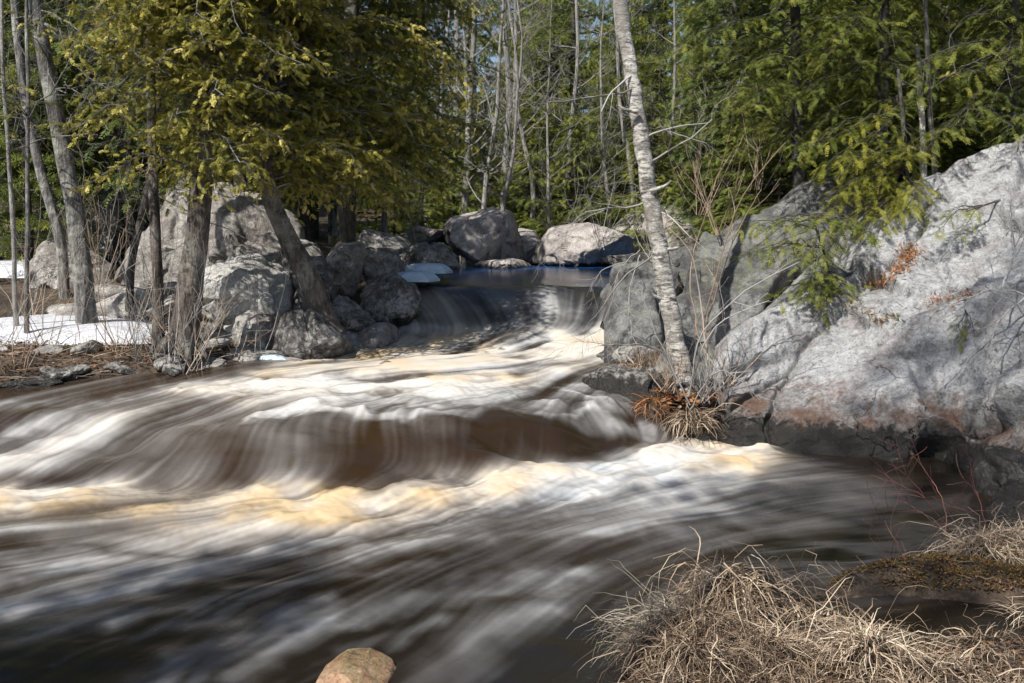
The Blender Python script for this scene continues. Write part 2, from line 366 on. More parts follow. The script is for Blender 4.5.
# world lattice for the flow pattern
gx = np.arange(-9.5, 7.0, .014); gy = np.arange(3.4, 15.5, .014)
GX, GY = np.meshgrid(gx, gy); GZ = water_z(GX, GY)
PX, PY = proj(np.stack([GX, GY, GZ], -1))
flow_px = [((500,300),(508,330)),((600,300),(590,330)),((540,275),(540,285)),((450,300),(470,330)),((560,350),(500,362)),((610,350),(560,362)),((480,375),(400,385)),((380,378),(300,390)),((300,385),(180,400)),
 ((200,390),(100,420)),((100,400),(0,435)),((600,372),(560,385)),((590,392),(560,402)),((440,400),(380,410)),((520,400),(480,412)),((300,440),(292,480)),((400,430),(394,475)),((450,430),(445,468)),((550,422),(552,450)),((240,432),(205,478)),((150,425),(80,470)),((60,430),(0,460)),
 ((640,400),(690,435)),((610,410),(640,440)),((300,510),(240,520)),((500,490),(430,512)),((650,462),(580,485)),((100,510),(40,518)),((400,500),(340,515)),
 ((500,560),(400,590)),((350,600),(250,645)),((300,550),(180,575)),((150,560),(50,590)),((450,620),(380,680)),((600,560),(520,590)),((700,500),(620,520)),((820,480),(740,490)),((850,560),(780,568)),((620,630),(560,683)),((200,630),(100,683)),((60,620),(-40,650)),((520,640),(450,690)),((450,535),(350,560)),((600,520),(500,540))]
A = []
for a, b in flow_px:
    p = on_water(*a); q = on_water(*b); d = (q - p)[:2]; A.append((*a, *unit(d)))
A = np.array(A); U = np.zeros_like(GX); Vv = np.zeros_like(GX); Wt = np.zeros_like(GX) + 1e-6
for ax, ay, dx, dy in A:
    w = 1 / (((PX - ax) / 70) ** 2 + ((PY - ay) / 26) ** 2 + .15) ** 2
    U += w * dx; Vv += w * dy; Wt += w
wob = fbm(np.stack([GX * .9, GY * .9, GX * 0 + 3], -1), 3) * .32
U /= Wt; Vv /= Wt; c_, s_ = np.cos(wob), np.sin(wob); U, Vv = U * c_ - Vv * s_, U * s_ + Vv * c_
l = np.sqrt(U * U + Vv * Vv) + 1e-6; U /= l; Vv /= l
def lic(src, steps, st=1.0):
    ny, nx = src.shape; acc = src.copy(); wsum = 1.0
    for sgn in (1, -1):
        ix = np.tile(np.arange(nx, dtype=float), (ny, 1)); iy = np.tile(np.arange(ny, dtype=float)[:, None], (1, nx))
        for k in range(steps):
            a = np.clip(np.rint(ix), 0, nx - 1).astype(int); b = np.clip(np.rint(iy), 0, ny - 1).astype(int)
            ix = ix + sgn * U[b, a] * st; iy = iy + sgn * Vv[b, a] * st
            a = np.clip(np.rint(ix), 0, nx - 1).astype(int); b = np.clip(np.rint(iy), 0, ny - 1).astype(int)
            w = .5 + .5 * math.cos(math.pi * k / steps); acc += w * src[b, a]; wsum += w
    r = acc / wsum; r = (r - r.mean()) / (r.std() + 1e-9); return r
n0 = rng.random(GX.shape)
L1 = lic(blur(blur(n0, 1, 0), 1, 1), 34, 1.6)
n1 = rng.random(GX.shape); L2 = lic(blur(blur(n1, 5, 0), 5, 1), 30, 3.0)
n2 = rng.random(GX.shape); L3 = lic(blur(blur(n2, 13, 0), 13, 1), 24, 5.0)
# where the white water lies
STROKES = [  # points, half width in the picture's scale, strength, tan tint
 ([(420,362),(500,350),(560,345),(620,350)],16,1.0,.25),([(470,340),(520,335),(600,338)],13,.6,.1),([(560,300),(570,330)],16,.45,0),([(490,300),(500,330)],18,.2,0),([(600,300),(600,335)],10,.45,0),
 ([(270,372),(350,365),(420,368),(500,372)],9,.75,.5),([(450,378),(520,380),(580,370)],9,.9,.7),([(180,392),(260,388),(340,386),(420,388),(500,386)],8,.95,.15),([(340,400),(430,396),(520,394),(600,395)],6,.5,0),
 ([(0,455),(60,430),(140,405),(220,393)],14,.62,.2),([(0,470),(90,450),(170,420),(240,405),(320,405)],14,.5,.1),([(240,418),(330,410),(400,416),(450,410),(520,408),(600,410),(660,425)],6,.75,.05),
 ([(268,440),(262,485)],16,.55,.1),([(575,415),(640,425),(680,438)],8,.65,0),([(560,385),(590,400),(640,402)],6,.7,0),
 ([(-20,500),(60,500),(150,503),(260,500),(340,497)],15,1.0,.5),([(300,503),(380,502),(450,492),(520,482),(600,468),(680,456),(740,452)],17,1.3,.45),([(400,515),(500,505),(600,488),(700,470),(760,462)],14,.9,.3),
 ([(0,520),(100,525),(200,528),(330,522)],14,.55,.35),([(250,530),(350,525),(450,522),(560,510),(660,495),(740,480)],15,.65,.1),
 ([(0,600),(60,590),(160,575),(280,550),(400,545),(470,540)],13,.62,.05),([(60,570),(180,560),(260,545)],12,.45,.1),([(0,565),(80,555)],10,.4,.05),
 ([(300,560),(420,545),(540,530),(660,515),(760,505),(850,500)],13,.42,0),([(260,683),(330,625),(420,600),(520,585),(590,575)],9,.55,0),([(200,690),(280,640),(350,615)],7,.38,0),([(440,683),(490,650),(560,610)],16,.38,0),
 ([(380,640),(440,600),(520,575)],7,.25,0),([(760,470),(830,478),(880,492)],16,.50,0),([(680,500),(780,520),(860,530)],14,.38,0),([(640,520),(720,540),(830,548)],10,.22,0),([(0,640),(60,620),(130,610)],6,.2,0),([(80,400),(30,402),(-20,405)],5,.3,0),
 ([(440,312),(500,308),(560,312),(610,308)],7,.5,.1),([(430,332),(490,330),(560,326),(615,326)],9,.75,.15),([(300,515),(420,512),(520,498),(640,476),(740,462)],12,.85,.35),([(-20,512),(100,514),(220,516),(320,514)],10,.75,.45),([(440,296),(470,325),(520,345)],16,.5,.05),([(500,288),(530,310),(570,335)],18,.5,0),([(560,288),(590,310),(612,330)],15,.55,0),([(400,352),(470,343),(540,340),(620,338)],14,.8,.2),([(300,690),(360,650),(440,620)],9,.5,0),([(150,690),(230,650),(330,610)],8,.4,0),([(40,660),(140,640),(240,615)],6,.3,0),([(290,364),(380,358),(460,362)],7,.6,.35),([(470,388),(540,384),(600,388),(640,396)],6,.7,.0),([(230,402),(300,396),(380,396)],6,.6,.1),([(520,356),(580,352),(625,346)],10,.8,.1),([(0,430),(50,415),(110,402),(180,396)],6,.55,.05),([(0,530),(120,540),(240,545),(340,540)],9,.45,.1),([(120,620),(220,600),(320,580),(420,565)],8,.42,0),([(0,585),(70,575),(150,560)],7,.45,0),([(545,292),(552,325),(570,338)],13,.42,0),([(575,295),(590,325)],12,.45,0),([(455,330),(500,325),(545,330)],9,.4,.1),([(400,350),(450,345),(500,352)],9,.5,.4),([(300,352),(350,352),(420,354)],8,.45,.5),([(300,398),(380,404),(440,402)],5,.5,.1),([(420,398),(500,402),(560,404),(620,408)],5,.55,0),([(80,440),(160,428),(250,424)],10,.42,.1),([(180,440),(170,478)],13,.34,.1),([(440,425),(430,460)],9,.22,0),([(340,330),(345,360)],8,.35,.5),([(425,285),(428,320),(435,345)],7,.28,.4),([(505,345),(440,350),(380,350)],9,.5,.3),([(-260,500),(0,505)],16,.8,.3),([(-260,560),(0,600)],14,.4,0),([(-260,450),(0,455)],14,.4,0),
]
W1 = fbm(np.stack([GX * 2.6, GY * 3.2, GX * 0 + 61], -1), 3); W2 = fbm(np.stack([GX * 9, GY * 5, GX * 0 + 71], -1), 3); W3 = fbm(np.stack([GX * 1.7, GY * 2.0, GX * 0 + 81], -1), 3)
PX0, PY0 = PX, PY; near_ = np.interp(GY, [4, 8, 13], [1.5, 1.0, .6])
PX = PX0 + 34 * W3 * near_; PY = PY0 + (9 * W1 + 5 * W2) * near_
D = np.zeros_like(GX); TN = np.zeros_like(GX)
for pts, w, s, tn in STROKES:
    best = np.full(GX.shape, 1e9)
    for (x0, y0), (x1, y1) in zip(pts[:-1], pts[1:]):
        dx, dy = x1 - x0, y1 - y0; t = np.clip(((PX - x0) * dx * .2 + (PY - y0) * dy) / (dx * dx * .2 + dy * dy), 0, 1)
        best = np.minimum(best, ((PX - x0 - t * dx) * .45) ** 2 + (PY - y0 - t * dy) ** 2)
    g = s * np.exp(-best / (w * w * 1.0)); D = np.maximum(D, g) + .22 * np.minimum(D, g); TN = TN + g * tn
# dark smooth water over the ledges and in eddies
DARK = [([(290,462),(350,458),(420,452)],12,.7),([(330,446),(430,440),(560,434),(630,436)],10,.8),([(330,395),(400,392)],3,.5),([(100,392),(40,392)],4,.4),([(300,420),(420,424)],4,.5),
 ([(150,600),(260,590),(330,570)],9,.5),([(0,650),(120,650),(230,640)],20,.5),([(900,480),(950,520),(900,560),(800,590)],30,.9),([(450,305),(470,320)],20,.5),([(620,600),(700,560),(800,560)],16,.5),([(370,540),(450,532)],5,.2)]
for pts, w, s in DARK:
    best = np.full(GX.shape, 1e9)
    for (x0, y0), (x1, y1) in zip(pts[:-1], pts[1:]):
        dx, dy = x1 - x0, y1 - y0; t = np.clip(((PX - x0) * dx * .2 + (PY - y0) * dy) / (dx * dx * .2 + dy * dy), 0, 1)
        best = np.minimum(best, ((PX - x0 - t * dx) * .45) ** 2 + (PY - y0 - t * dy) ** 2)
    D = D * (1 - s * np.exp(-best / (w * w * 1.0)))
PX, PY = PX0, PY0
turb = fbm(np.stack([GX * 3.2, GY * 3.2, GX * 0], -1), 4) * 1.6
roller = np.clip(D - .75, 0, 1)
HI = sstep(.55, 1.0, D)
FLOOR = .15 * sstep(3.6, 4.6, GY) * sstep(3.3, 1.2, GX) * (1 - .75 * sstep(590, 660, PY))
D = np.maximum(D, 0) + FLOOR * (1 - np.clip(D, 0, 1)) * np.clip(.8 + .55 * L3 + .45 * L2 + .2 * L1, 0, 2.5)
LEDGE = np.exp(-((PY - 448) / 17) ** 2) * (.55 * sstep(20, 120, PX) + .45 * sstep(250, 330, PX)) * sstep(650, 600, PX)
LOW = 1 - .42 * LEDGE - .10 * sstep(515, 560, PY) - .10 * sstep(610, 650, PY) - .35 * sstep(690, 800, PX) * sstep(440, 480, PY)
MIDR = np.exp(-((PY - 378) / 26) ** 2) * sstep(240, 330, PX) * sstep(670, 620, PX)
D = D * LOW * (1 + .6 * MIDR)
MIST = fbm(np.stack([GX * 1.1, GY * 1.6, GX * 0 + 40], -1), 4) * 1.5
VEIL = lic(blur(blur(rng.random(GX.shape), 26, 0), 26, 1), 16, 6.0)
FO = D * (.80 + .07 * L1 * (1 - .8 * LEDGE) + .12 * (1 - .75 * LEDGE) * L2 + (.20 - .08 * HI) * (1 - .4 * LEDGE) * L3 + .20 * VEIL + .30 * MIST + .25 * turb * HI) + .010 * L1 + .014 * L2 + .016 * L3
FO = np.clip(FO - .05, 0, 1.1); FO = FO * (.60 + .42 * sstep(.12, .7, FO))
TNN = np.clip(TN / (D + .3) * (1 + .5 * L3 + .8 * turb) + .16, 0, 1)
HZ = .012 * L3 + .003 * L2 + .0006 * L1 + .06 * sstep(.5, 1, D) * (turb * .6 + 0.3) * (1 - .8 * sstep(9.6, 10.6, GY)) + .13 * fbm(np.stack([GX * 1.3, GY * 2.2, GX * 0 + 25], -1), 3) * np.exp(-((PY - 435) / 28) ** 2) + .05 * fbm(np.stack([GX * .9, GY * 1.8, GX * 0 + 35], -1), 3) * sstep(480, 540, PY) + .06 * fbm(np.stack([GX * 1.5, GY * 1.9, GX * 0 + 5], -1), 3) * sstep(10.4, 11.4, GY) * sstep(14.3, 13.2, GY)
def samp(a, x, y):
    fx = np.clip((x - gx[0]) / .014, 0, len(gx) - 1.001); fy = np.clip((y - gy[0]) / .014, 0, len(gy) - 1.001); i = fx.astype(int); j = fy.astype(int); u = fx - i; v = fy - j
    return (a[j, i] * (1 - u) + a[j, i + 1] * u) * (1 - v) + (a[j + 1, i] * (1 - u) + a[j + 1, i + 1] * u) * v
rows = np.concatenate([np.linspace(.5, 4.2, 20)[:-1], np.arange(4.2, 10, .0125), np.arange(10, 14.2, .016), 14.2 * np.exp(np.linspace(0.002, 1.13, 60))])
cols = np.concatenate([np.linspace(-1.6, -.62, 30)[:-1], np.linspace(-.62, .60, 800), np.linspace(.60, 1.2, 16)[1:]])
YY = np.repeat(rows[:, None], len(cols), 1); XX = YY * cols[None, :]
fade = sstep(15.4, 14.6, YY) * sstep(3.4, 4.2, YY) * sstep(-9.4, -8.6, XX) * sstep(6.9, 6.2, XX)
ZZ = water_z(XX, YY) + samp(HZ, XX, YY) * fade + .004 * fbm(np.stack([XX * 2, YY * 5, XX * 0], -1), 3) * (1 - fade)
LB = np.array([(0,-14),(5,-13),(8,-8.6),(9.2,-6.2),(9.75,-4.7),(10.3,-3.2),(11.5,-1.95),(12.4,-1.55),(13.1,-1.35),(14,-1.3),(16,-2.4),(22,-3.2),(32,-3.5),(45,-3)], float)
ZZ = ZZ - 1.6 * sstep(.35, .9, np.interp(YY, LB[:, 0], LB[:, 1]) - XX) * (YY > 9)
mb = MB(); mb.add(np.stack([XX, YY, ZZ], -1).reshape(-1, 3), grid_faces(len(rows), len(cols)))
def water_mat():
    m, nt, b = newmat('river_water')
    fo = N(nt, 'ShaderNodeAttribute', attribute_name='foam').outputs['Fac']; tn = N(nt, 'ShaderNodeAttribute', attribute_name='tan').outputs['Fac']
    de = N(nt, 'ShaderNodeAttribute', attribute_name='peat').outputs['Fac']
    wc = mixc(nt, de, (.013, .0105, .0085), (.030, .018, .010))
    sky_refl = N(nt, 'ShaderNodeAttribute', attribute_name='deep').outputs['Fac']; wc = mixc(nt, sky_refl, wc, (.007, .045, .14))  # sky reflection on the upper pool, painted in as navy base colour
    fc = mixc(nt, tn, (.55, .58, .61), (.54, .41, .25))
    fm = mixc(nt, fo, mixc(nt, tn, (.42, .44, .47), (.34, .25, .15)), fc); c = mixc(nt, fo, wc, fm); nt.links.new(c, b.inputs['Base Color'])
    r = N(nt, 'ShaderNodeMapRange'); r.inputs['To Min'].default_value = .20; r.inputs['To Max'].default_value = .75; nt.links.new(fo, r.inputs[0]); nt.links.new(r.outputs[0], b.inputs['Roughness'])
    b.inputs['IOR'].default_value = 1.33
    return m
M['water'] = water_mat()
PXX, PYY = proj(np.stack([XX, YY, ZZ], -1))
peat = np.clip(sstep(4.2, 7.5, YY) * sstep(12.6, 11.5, YY) * sstep(2.5, .2, XX) + .25 * samp(L3, XX, YY) * fade, 0, 1)
farfoam = np.where(YY > 13.0, samp(FO, XX, YY) * sstep(13.9, 13.2, YY), samp(FO, XX, YY))
o = mb.build('river', M['water'], attrs={'foam': np.clip(farfoam * np.where(fade > 0, 1, 0), 0, 1), 'tan': samp(TNN, XX, YY) * fade, 'peat': peat, 'deep': sstep(13.5, 14.8, YY)})  # deep: mask for the painted sky-reflection blue of the upper pool
tag(o, kind='structure')

# ------------------------------------------------------------------ ground
LB = np.array([(0,-14),(5,-13),(8,-8.6),(9.2,-6.2),(9.75,-4.7),(10.3,-3.2),(11.5,-1.95),(12.4,-1.55),(13.1,-1.35),(14,-1.3),(16,-2.4),(22,-3.2),(32,-3.5),(45,-3)], float)
RB = np.array([(0,9),(6.0,9),(7.2,4.1),(8.2,3.5),(8.9,2.9),(9.4,1.85),(9.9,1.25),(10.8,1.15),(12.6,1.3),(14,1.6),(18,3.2),(24,4.6),(32,5.2),(45,5.2)], float)
def ground_z(x, y):
    x = np.asarray(x, float); y = np.asarray(y, float)
    xl = np.interp(y, LB[:, 0], LB[:, 1]); xr = np.interp(y, RB[:, 0], RB[:, 1])
    d = np.maximum(xl - x, x - xr) * .8
    d = np.where(y > 34, np.maximum(d, (y - 34) * .6), d)
    n = fbm(np.stack([x * .8, y * .8, x * 0 + 9], -1), 4)
    Wl = np.interp(y, [0, 8, 9.5, 11.5, 14, 17, 22, 30], [0, .1, .42, .5, .62, 1.1, 1.5, 1.6])
    Wr = np.interp(y, [0, 8, 9.5, 11, 13, 18, 30], [0, .05, .3, .55, 1.3, 1.5, 1.7])
    Wd = np.where(x < (xl + xr) / 2, Wl, Wr)
    land = Wd + .06 + .30 * (1 - np.exp(-np.maximum(d, 0) / .9)) + .1 * n * np.clip(d, 0, 1) + .035 * np.maximum(0, d - 4) + .10 * np.maximum(0, y - 24) * sstep(24, 40, y) + .05 * np.maximum(0, np.abs(x) - 8)
    wz = np.where(y < 14.5, water_z(x, np.clip(y, 1, 44)), 1.40)
    bed = wz - .12 - .3 * sstep(0, -.5, d)
    z = np.where(d > 0, land, bed * 1.0); t = sstep(-.12, .18, d); z = bed * (1 - t) + np.maximum(land, wz - .05) * t
    # near bank on the right and under the photographer
    edge = np.interp(x, [-3, -.3, .45, 1.0, 1.7, 2.4, 3.4, 5, 8], [2.3, 3.3, 4.15, 5.0, 5.35, 5.75, 6.2, 6.7, 6.9])
    e = edge - y + .12 * fbm(np.stack([x * 2.5, y * 2.5, x * 0], -1), 3)
    nb = -.35 + .42 * sstep(-.5, .15, e) + .35 * sstep(1.3, 3.6, e) + .04 * n
    pool = np.exp(-(((x - 2.02) / .60) ** 2 + ((y - 4.98 - .1 * (x - 2)) / .27) ** 2) * 1.0); nb = nb - .55 * pool
    nb = nb + .09 * np.exp(-(((x - 2.35) / .55) ** 2 + ((y - 5.45) / .18) ** 2)) * (1 + fbm(np.stack([x * 9, y * 9, x * 0], -1), 3))
    pool2 = np.exp(-(((x - 2.9) / .22) ** 2 + ((y - 5.75) / .10) ** 2)); nb = nb - .2 * pool2
    z = np.where((x > 2.0) & (y > 7.3) & (y < 11.6), np.minimum(z, -.25 + sstep(5.5, 9, x) * 2 + sstep(11, 11.6, y) * .8), z)
    return np.where(y < 7.3, np.maximum(nb, np.where(d > 0, z, bed - .2)), z)
ys_ = np.concatenate([np.arange(-14, 2, 1.0), np.arange(2, 7.4, .04), np.arange(7.4, 20, .12), np.arange(20, 45, .6), np.arange(45, 300, 8)])
xs_ = np.concatenate([np.arange(-160, -20, 8), np.arange(-20, -6, .5), np.arange(-6, -1, .12), np.arange(-1, 4.5, .045), np.arange(4.5, 9, .2), np.arange(9, 24, .8), np.arange(24, 170, 8)])
GXX, GYY = np.meshgrid(xs_, ys_); GZZ = ground_z(GXX, GYY)
GZZ = GZZ + np.where((GYY < 7.3) & (GZZ > -.1), .02 * fbm(np.stack([GXX * 14, GYY * 14, GXX * 0], -1), 2), 0)
mb = MB(); mb.add(np.stack([GXX, GYY, GZZ], -1).reshape(-1, 3), grid_faces(len(ys_), len(xs_)))
tag(mb.build('ground', M['soil']), kind='structure')
def gz(x, y): return float(ground_z(np.array([x]), np.array([y]))[0])

# ------------------------------------------------------------------ rocks
def rock(outline, Y, thick, mat, label, lean=.35, fr=1.0, p=2.6, seed=1, amp=.05, facets=9, group=None, name='boulder', cat='boulder', NA=190, NR=70):
    p = p * 1.35; r_ = np.random.default_rng(seed)
    O = np.array([at(a, b, Y) for a, b in outline]); P2 = O[:, [0, 2]]
    c = P2.mean(0); hull = P2 - c
    th = np.linspace(0, 2 * math.pi, NA, endpoint=False); rr = np.zeros(NA)
    m = len(hull)
    for k, t in enumerate(th):
        d = np.array([math.cos(t), math.sin(t)]); best = 0
        for i in range(m):
            a = hull[i]; e = hull[(i + 1) % m] - a
            den = d[0] * e[1] - d[1] * e[0]
            if abs(den) < 1e-9: continue
            s = (a[0] * e[1] - a[1] * e[0]) / den; u = (a[0] * d[1] - a[1] * d[0]) / den
            if s > 0 and -1e-6 <= u <= 1 + 1e-6: best = max(best, s)
        rr[k] = best
    rr = np.convolve(np.concatenate([rr[-2:], rr, rr[:2]]), [.1, .2, .4, .2, .1], 'valid')
    size = rr.mean()
    ph = np.linspace(0.02, math.pi - .02, NR); s = np.sin(ph) ** (2 / p); dep = np.sign(np.cos(ph)) * np.abs(np.cos(ph)) ** (2 / p)
    X = s[:, None] * rr[None, :] * np.cos(th)[None, :]; Z = s[:, None] * rr[None, :] * np.sin(th)[None, :]; Yd = -dep[:, None] * thick + 0 * X
    V = np.stack([X, Yd, Z], -1)
    sc = np.array([size, thick, size])
    for k in range(facets):
        n = r_.normal(size=3); n[1] = -abs(n[1]) * 1.2; n = unit(n); q = (V / sc) @ n; lim = np.quantile(q, r_.uniform(.72, .92)); ex = np.maximum(0, q - lim); V = V - (ex * .97)[..., None] * n * sc * np.array([.6, 1, .6])
    for ax, O_ in ((0, X), (2, Z)):
        hi, lo = O_.max(), O_.min(); nh, nl = V[..., ax].max(), V[..., ax].min(); V[..., ax] = lo + (V[..., ax] - nl) * (hi - lo) / (nh - nl)
    V[..., 1] += lean * V[..., 2] - .3 * lean * np.abs(V[..., 2]) * 0
    base = V + np.array([c[0], Y, c[1]])
    dirn = V / (np.linalg.norm(V, axis=-1)[..., None] + 1e-6)
    off = amp * size * 1.6 * fbm(base * (1.1 / max(size, .25)) + seed * 7.7, 3) + amp * .9 * min(size, 1) * fbm(base * 5 / max(size, .4) + seed, 4) + .012 * fbm(base * 13, 3)
    ridge = 1 - np.abs(fbm(base * (1.7 / max(size, .3)) + seed * 3.1, 2)) * 2.2
    off = off - amp * .6 * size * np.clip(ridge - .8, 0, 1) * 4
    off = off * .8 + fr * facet(base, 1.7 / max(size, .2), .26, seed) * .8 + fr * facet(base, 3.6 / max(size, .2), .10, seed + 3)
    off = off - .35 * np.maximum(0, off - np.median(off)) - np.median(off)
    V = base + dirn * off[..., None]
    b0 = base.reshape(-1, 3).min(0); org = np.array([c[0], Y, b0[2]])
    mb = MB(); mb.add(V.reshape(-1, 3), grid_faces(NR, NA, True))
    mb.add(V[0], [list(range(NA))]) if False else None
    for ring in (0, NR - 1):
        cc = V[ring].mean(0); mb.add(np.vstack([V[ring], cc]), [[i, (i + 1) % NA, NA] for i in range(NA)])
    o = mb.build(name, M[mat], loc=org)
    return tag(o, label, cat, group)

def sheet_rock(tops, bots, ytops, px0, px1, mat, label, NU=300, NV=150, amp=.1, curv=1.35, ybots=None, back=2.6, fall=3.0, cracks=()):
    u = np.linspace(px0, px1, NU)
    pt = np.interp(u, *zip(*tops)); pb = np.interp(u, *zip(*bots)); yt = np.interp(u, *zip(*ytops))
    pt = blur(pt[None], 3, 1)[0]
    yb = np.array([atz(a, b, 0.0)[1] for a, b in zip(u, pb)]) if ybots is None else np.interp(u, *zip(*ybots)); v = np.linspace(-.06, 1, NV)
    P = np.zeros((NV + 26, NU, 3))
    for j, t in enumerate(v):
        tt = max(t, 0); y = yb + (yt - yb) * tt ** curv
        py = pb + (pt - pb) * t
        P[j] = at(u, py, y)
        if t < 0: P[j, :, 2] -= .5 * -t / .06 * 1.0
    for k in range(26):
        a = (k + 1) / 26
        P[NV + k] = P[NV - 1] + np.array([0, back * math.sin(a * math.pi / 2), 0]) - np.array([0, 0, 1.]) * (.1 * a + fall * (1 - math.cos(a * math.pi / 2)))
    du = np.gradient(P, axis=1); dv = np.gradient(P, axis=0); n = np.cross(du, dv); n /= np.linalg.norm(n, axis=-1)[..., None] + 1e-9
    n *= np.where(n[NV // 2, NU // 2, 1] > 0, -1, 1)
    big = fbm(P * np.array([.8, .8, 1.0]) + 4, 3); mid = fbm(P * np.array([2.2, 2.2, 2.6]) + 9, 4); fine = fbm(P * 9, 4)
    q = P @ unit([.55, .3, -.78]); ledge = (np.abs(((q * .85 + .25 * big) % 1) - .5) * 2); crackl = -np.exp(-((1 - ledge) / .035) ** 2) * .06 * sstep(-.1, .25, fbm(P * 1.1 + 50, 2))
    off = facet(P * np.array([1, 1, 1.25]), .75, .22, int(px0)) + facet(P, 2.4, .07, int(px0) + 5) + facet(P, 7.0, .07, 9) + amp * 1.2 * big + amp * .45 * mid * (1 + .6 * big) + .026 * fine + crackl - .05 * np.clip(np.abs(fbm(P * np.array([1.3, 1.3, 1.6]) + 77, 3)) * -8 + .5, 0, .5)
    edge = np.minimum(1, np.minimum(np.arange(NU), np.arange(NU)[::-1]) / 12)[None, :]
    hold = np.ones((NV + 26, 1)); hold[NV - 14:NV + 8] = .5; hold[:16] = .7
    cx_, cy_ = proj(P); wv = fbm(P * 3.1 + 5, 3) * 14
    for cr in cracks:
        best = np.full(cx_.shape, 1e9)
        for (x0, y0), (x1, y1) in zip(cr[:-1], cr[1:]):
            dx, dy = x1 - x0, y1 - y0; t = np.clip(((cx_ + wv - x0) * dx + (cy_ - wv * .6 - y0) * dy) / (dx * dx + dy * dy), 0, 1); best = np.minimum(best, (cx_ + wv - x0 - t * dx) ** 2 + (cy_ - wv * .6 - y0 - t * dy) ** 2)
        off = off - .10 * np.exp(-best / 5.0) - .05 * np.exp(-best / 120.0)
    V = P + n * (off * edge * hold)[..., None]
    org = np.array([V[:, :, 0].mean(), V[:, :, 1].mean(), -.2])
    mb = MB(); mb.add(V.reshape(-1, 3), grid_faces(NV + 26, NU))
    return tag(mb.build('boulder', M[mat], loc=org), label, 'boulder')
GI = sheet_rock([(690,438),(702,405),(715,372),(730,345),(750,328),(790,306),(820,284),(850,254),(880,216),(920,181),(960,160),(1024,137),(1120,118),(1200,170),(1280,360),(1330,540)],
           [(690,448),(760,451),(830,455),(880,462),(930,468),(970,478),(1000,492),(1030,505),(1120,520),(1220,545),(1330,585)],
           [(690,9.55),(715,9.8),(750,10.2),(820,10.7),(880,11.1),(960,11.4),(1024,11.4),(1200,10.8),(1330,7.4)], 690, 1330, 'granite_pale',
           'huge pale lichen-covered granite boulder sloping down into the dark pool at right', NU=440, NV=220,
           cracks=[[(905,475),(912,440),(935,424),(965,432),(1000,405)],[(1010,295),(965,338),(925,350),(870,356)],[(872,240),(845,300),(805,340),(772,395),(760,455)],[(945,165),(920,228),(888,262)],[(1040,190),(985,232),(935,252)],[(700,405),(740,395),(790,362)],[(1040,350),(990,372),(950,420)]])
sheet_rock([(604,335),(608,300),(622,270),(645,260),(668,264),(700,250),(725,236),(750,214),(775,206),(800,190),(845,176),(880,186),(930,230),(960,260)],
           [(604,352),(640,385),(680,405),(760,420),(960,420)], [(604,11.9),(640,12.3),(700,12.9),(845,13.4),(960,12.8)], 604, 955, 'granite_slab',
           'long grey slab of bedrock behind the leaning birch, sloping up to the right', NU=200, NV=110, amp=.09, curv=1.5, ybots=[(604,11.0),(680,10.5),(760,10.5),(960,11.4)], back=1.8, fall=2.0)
# rocks at the foot of the birch
for ol, Y, th, mt, sd, lb in [
 ([(583,400),(590,380),(620,370),(655,372),(690,392),(700,425),(640,425),(600,415)], 9.9, .45, 'rock_dark', 5, 'dark wet rock with water sliding over it left of the birch roots'),
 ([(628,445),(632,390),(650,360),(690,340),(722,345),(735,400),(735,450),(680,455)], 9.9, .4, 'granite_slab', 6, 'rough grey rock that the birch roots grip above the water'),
 ([(590,362),(600,350),(632,342),(668,346),(670,375),(620,380)], 11.2, .4, 'rock_dark', 7, 'low brown wet rock between the rapids and the birch trunk'),
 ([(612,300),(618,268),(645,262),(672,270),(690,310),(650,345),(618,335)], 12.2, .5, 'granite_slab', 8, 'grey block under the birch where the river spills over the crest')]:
    rock(ol, Y, th, mt, lb, seed=sd, amp=.07, facets=12)
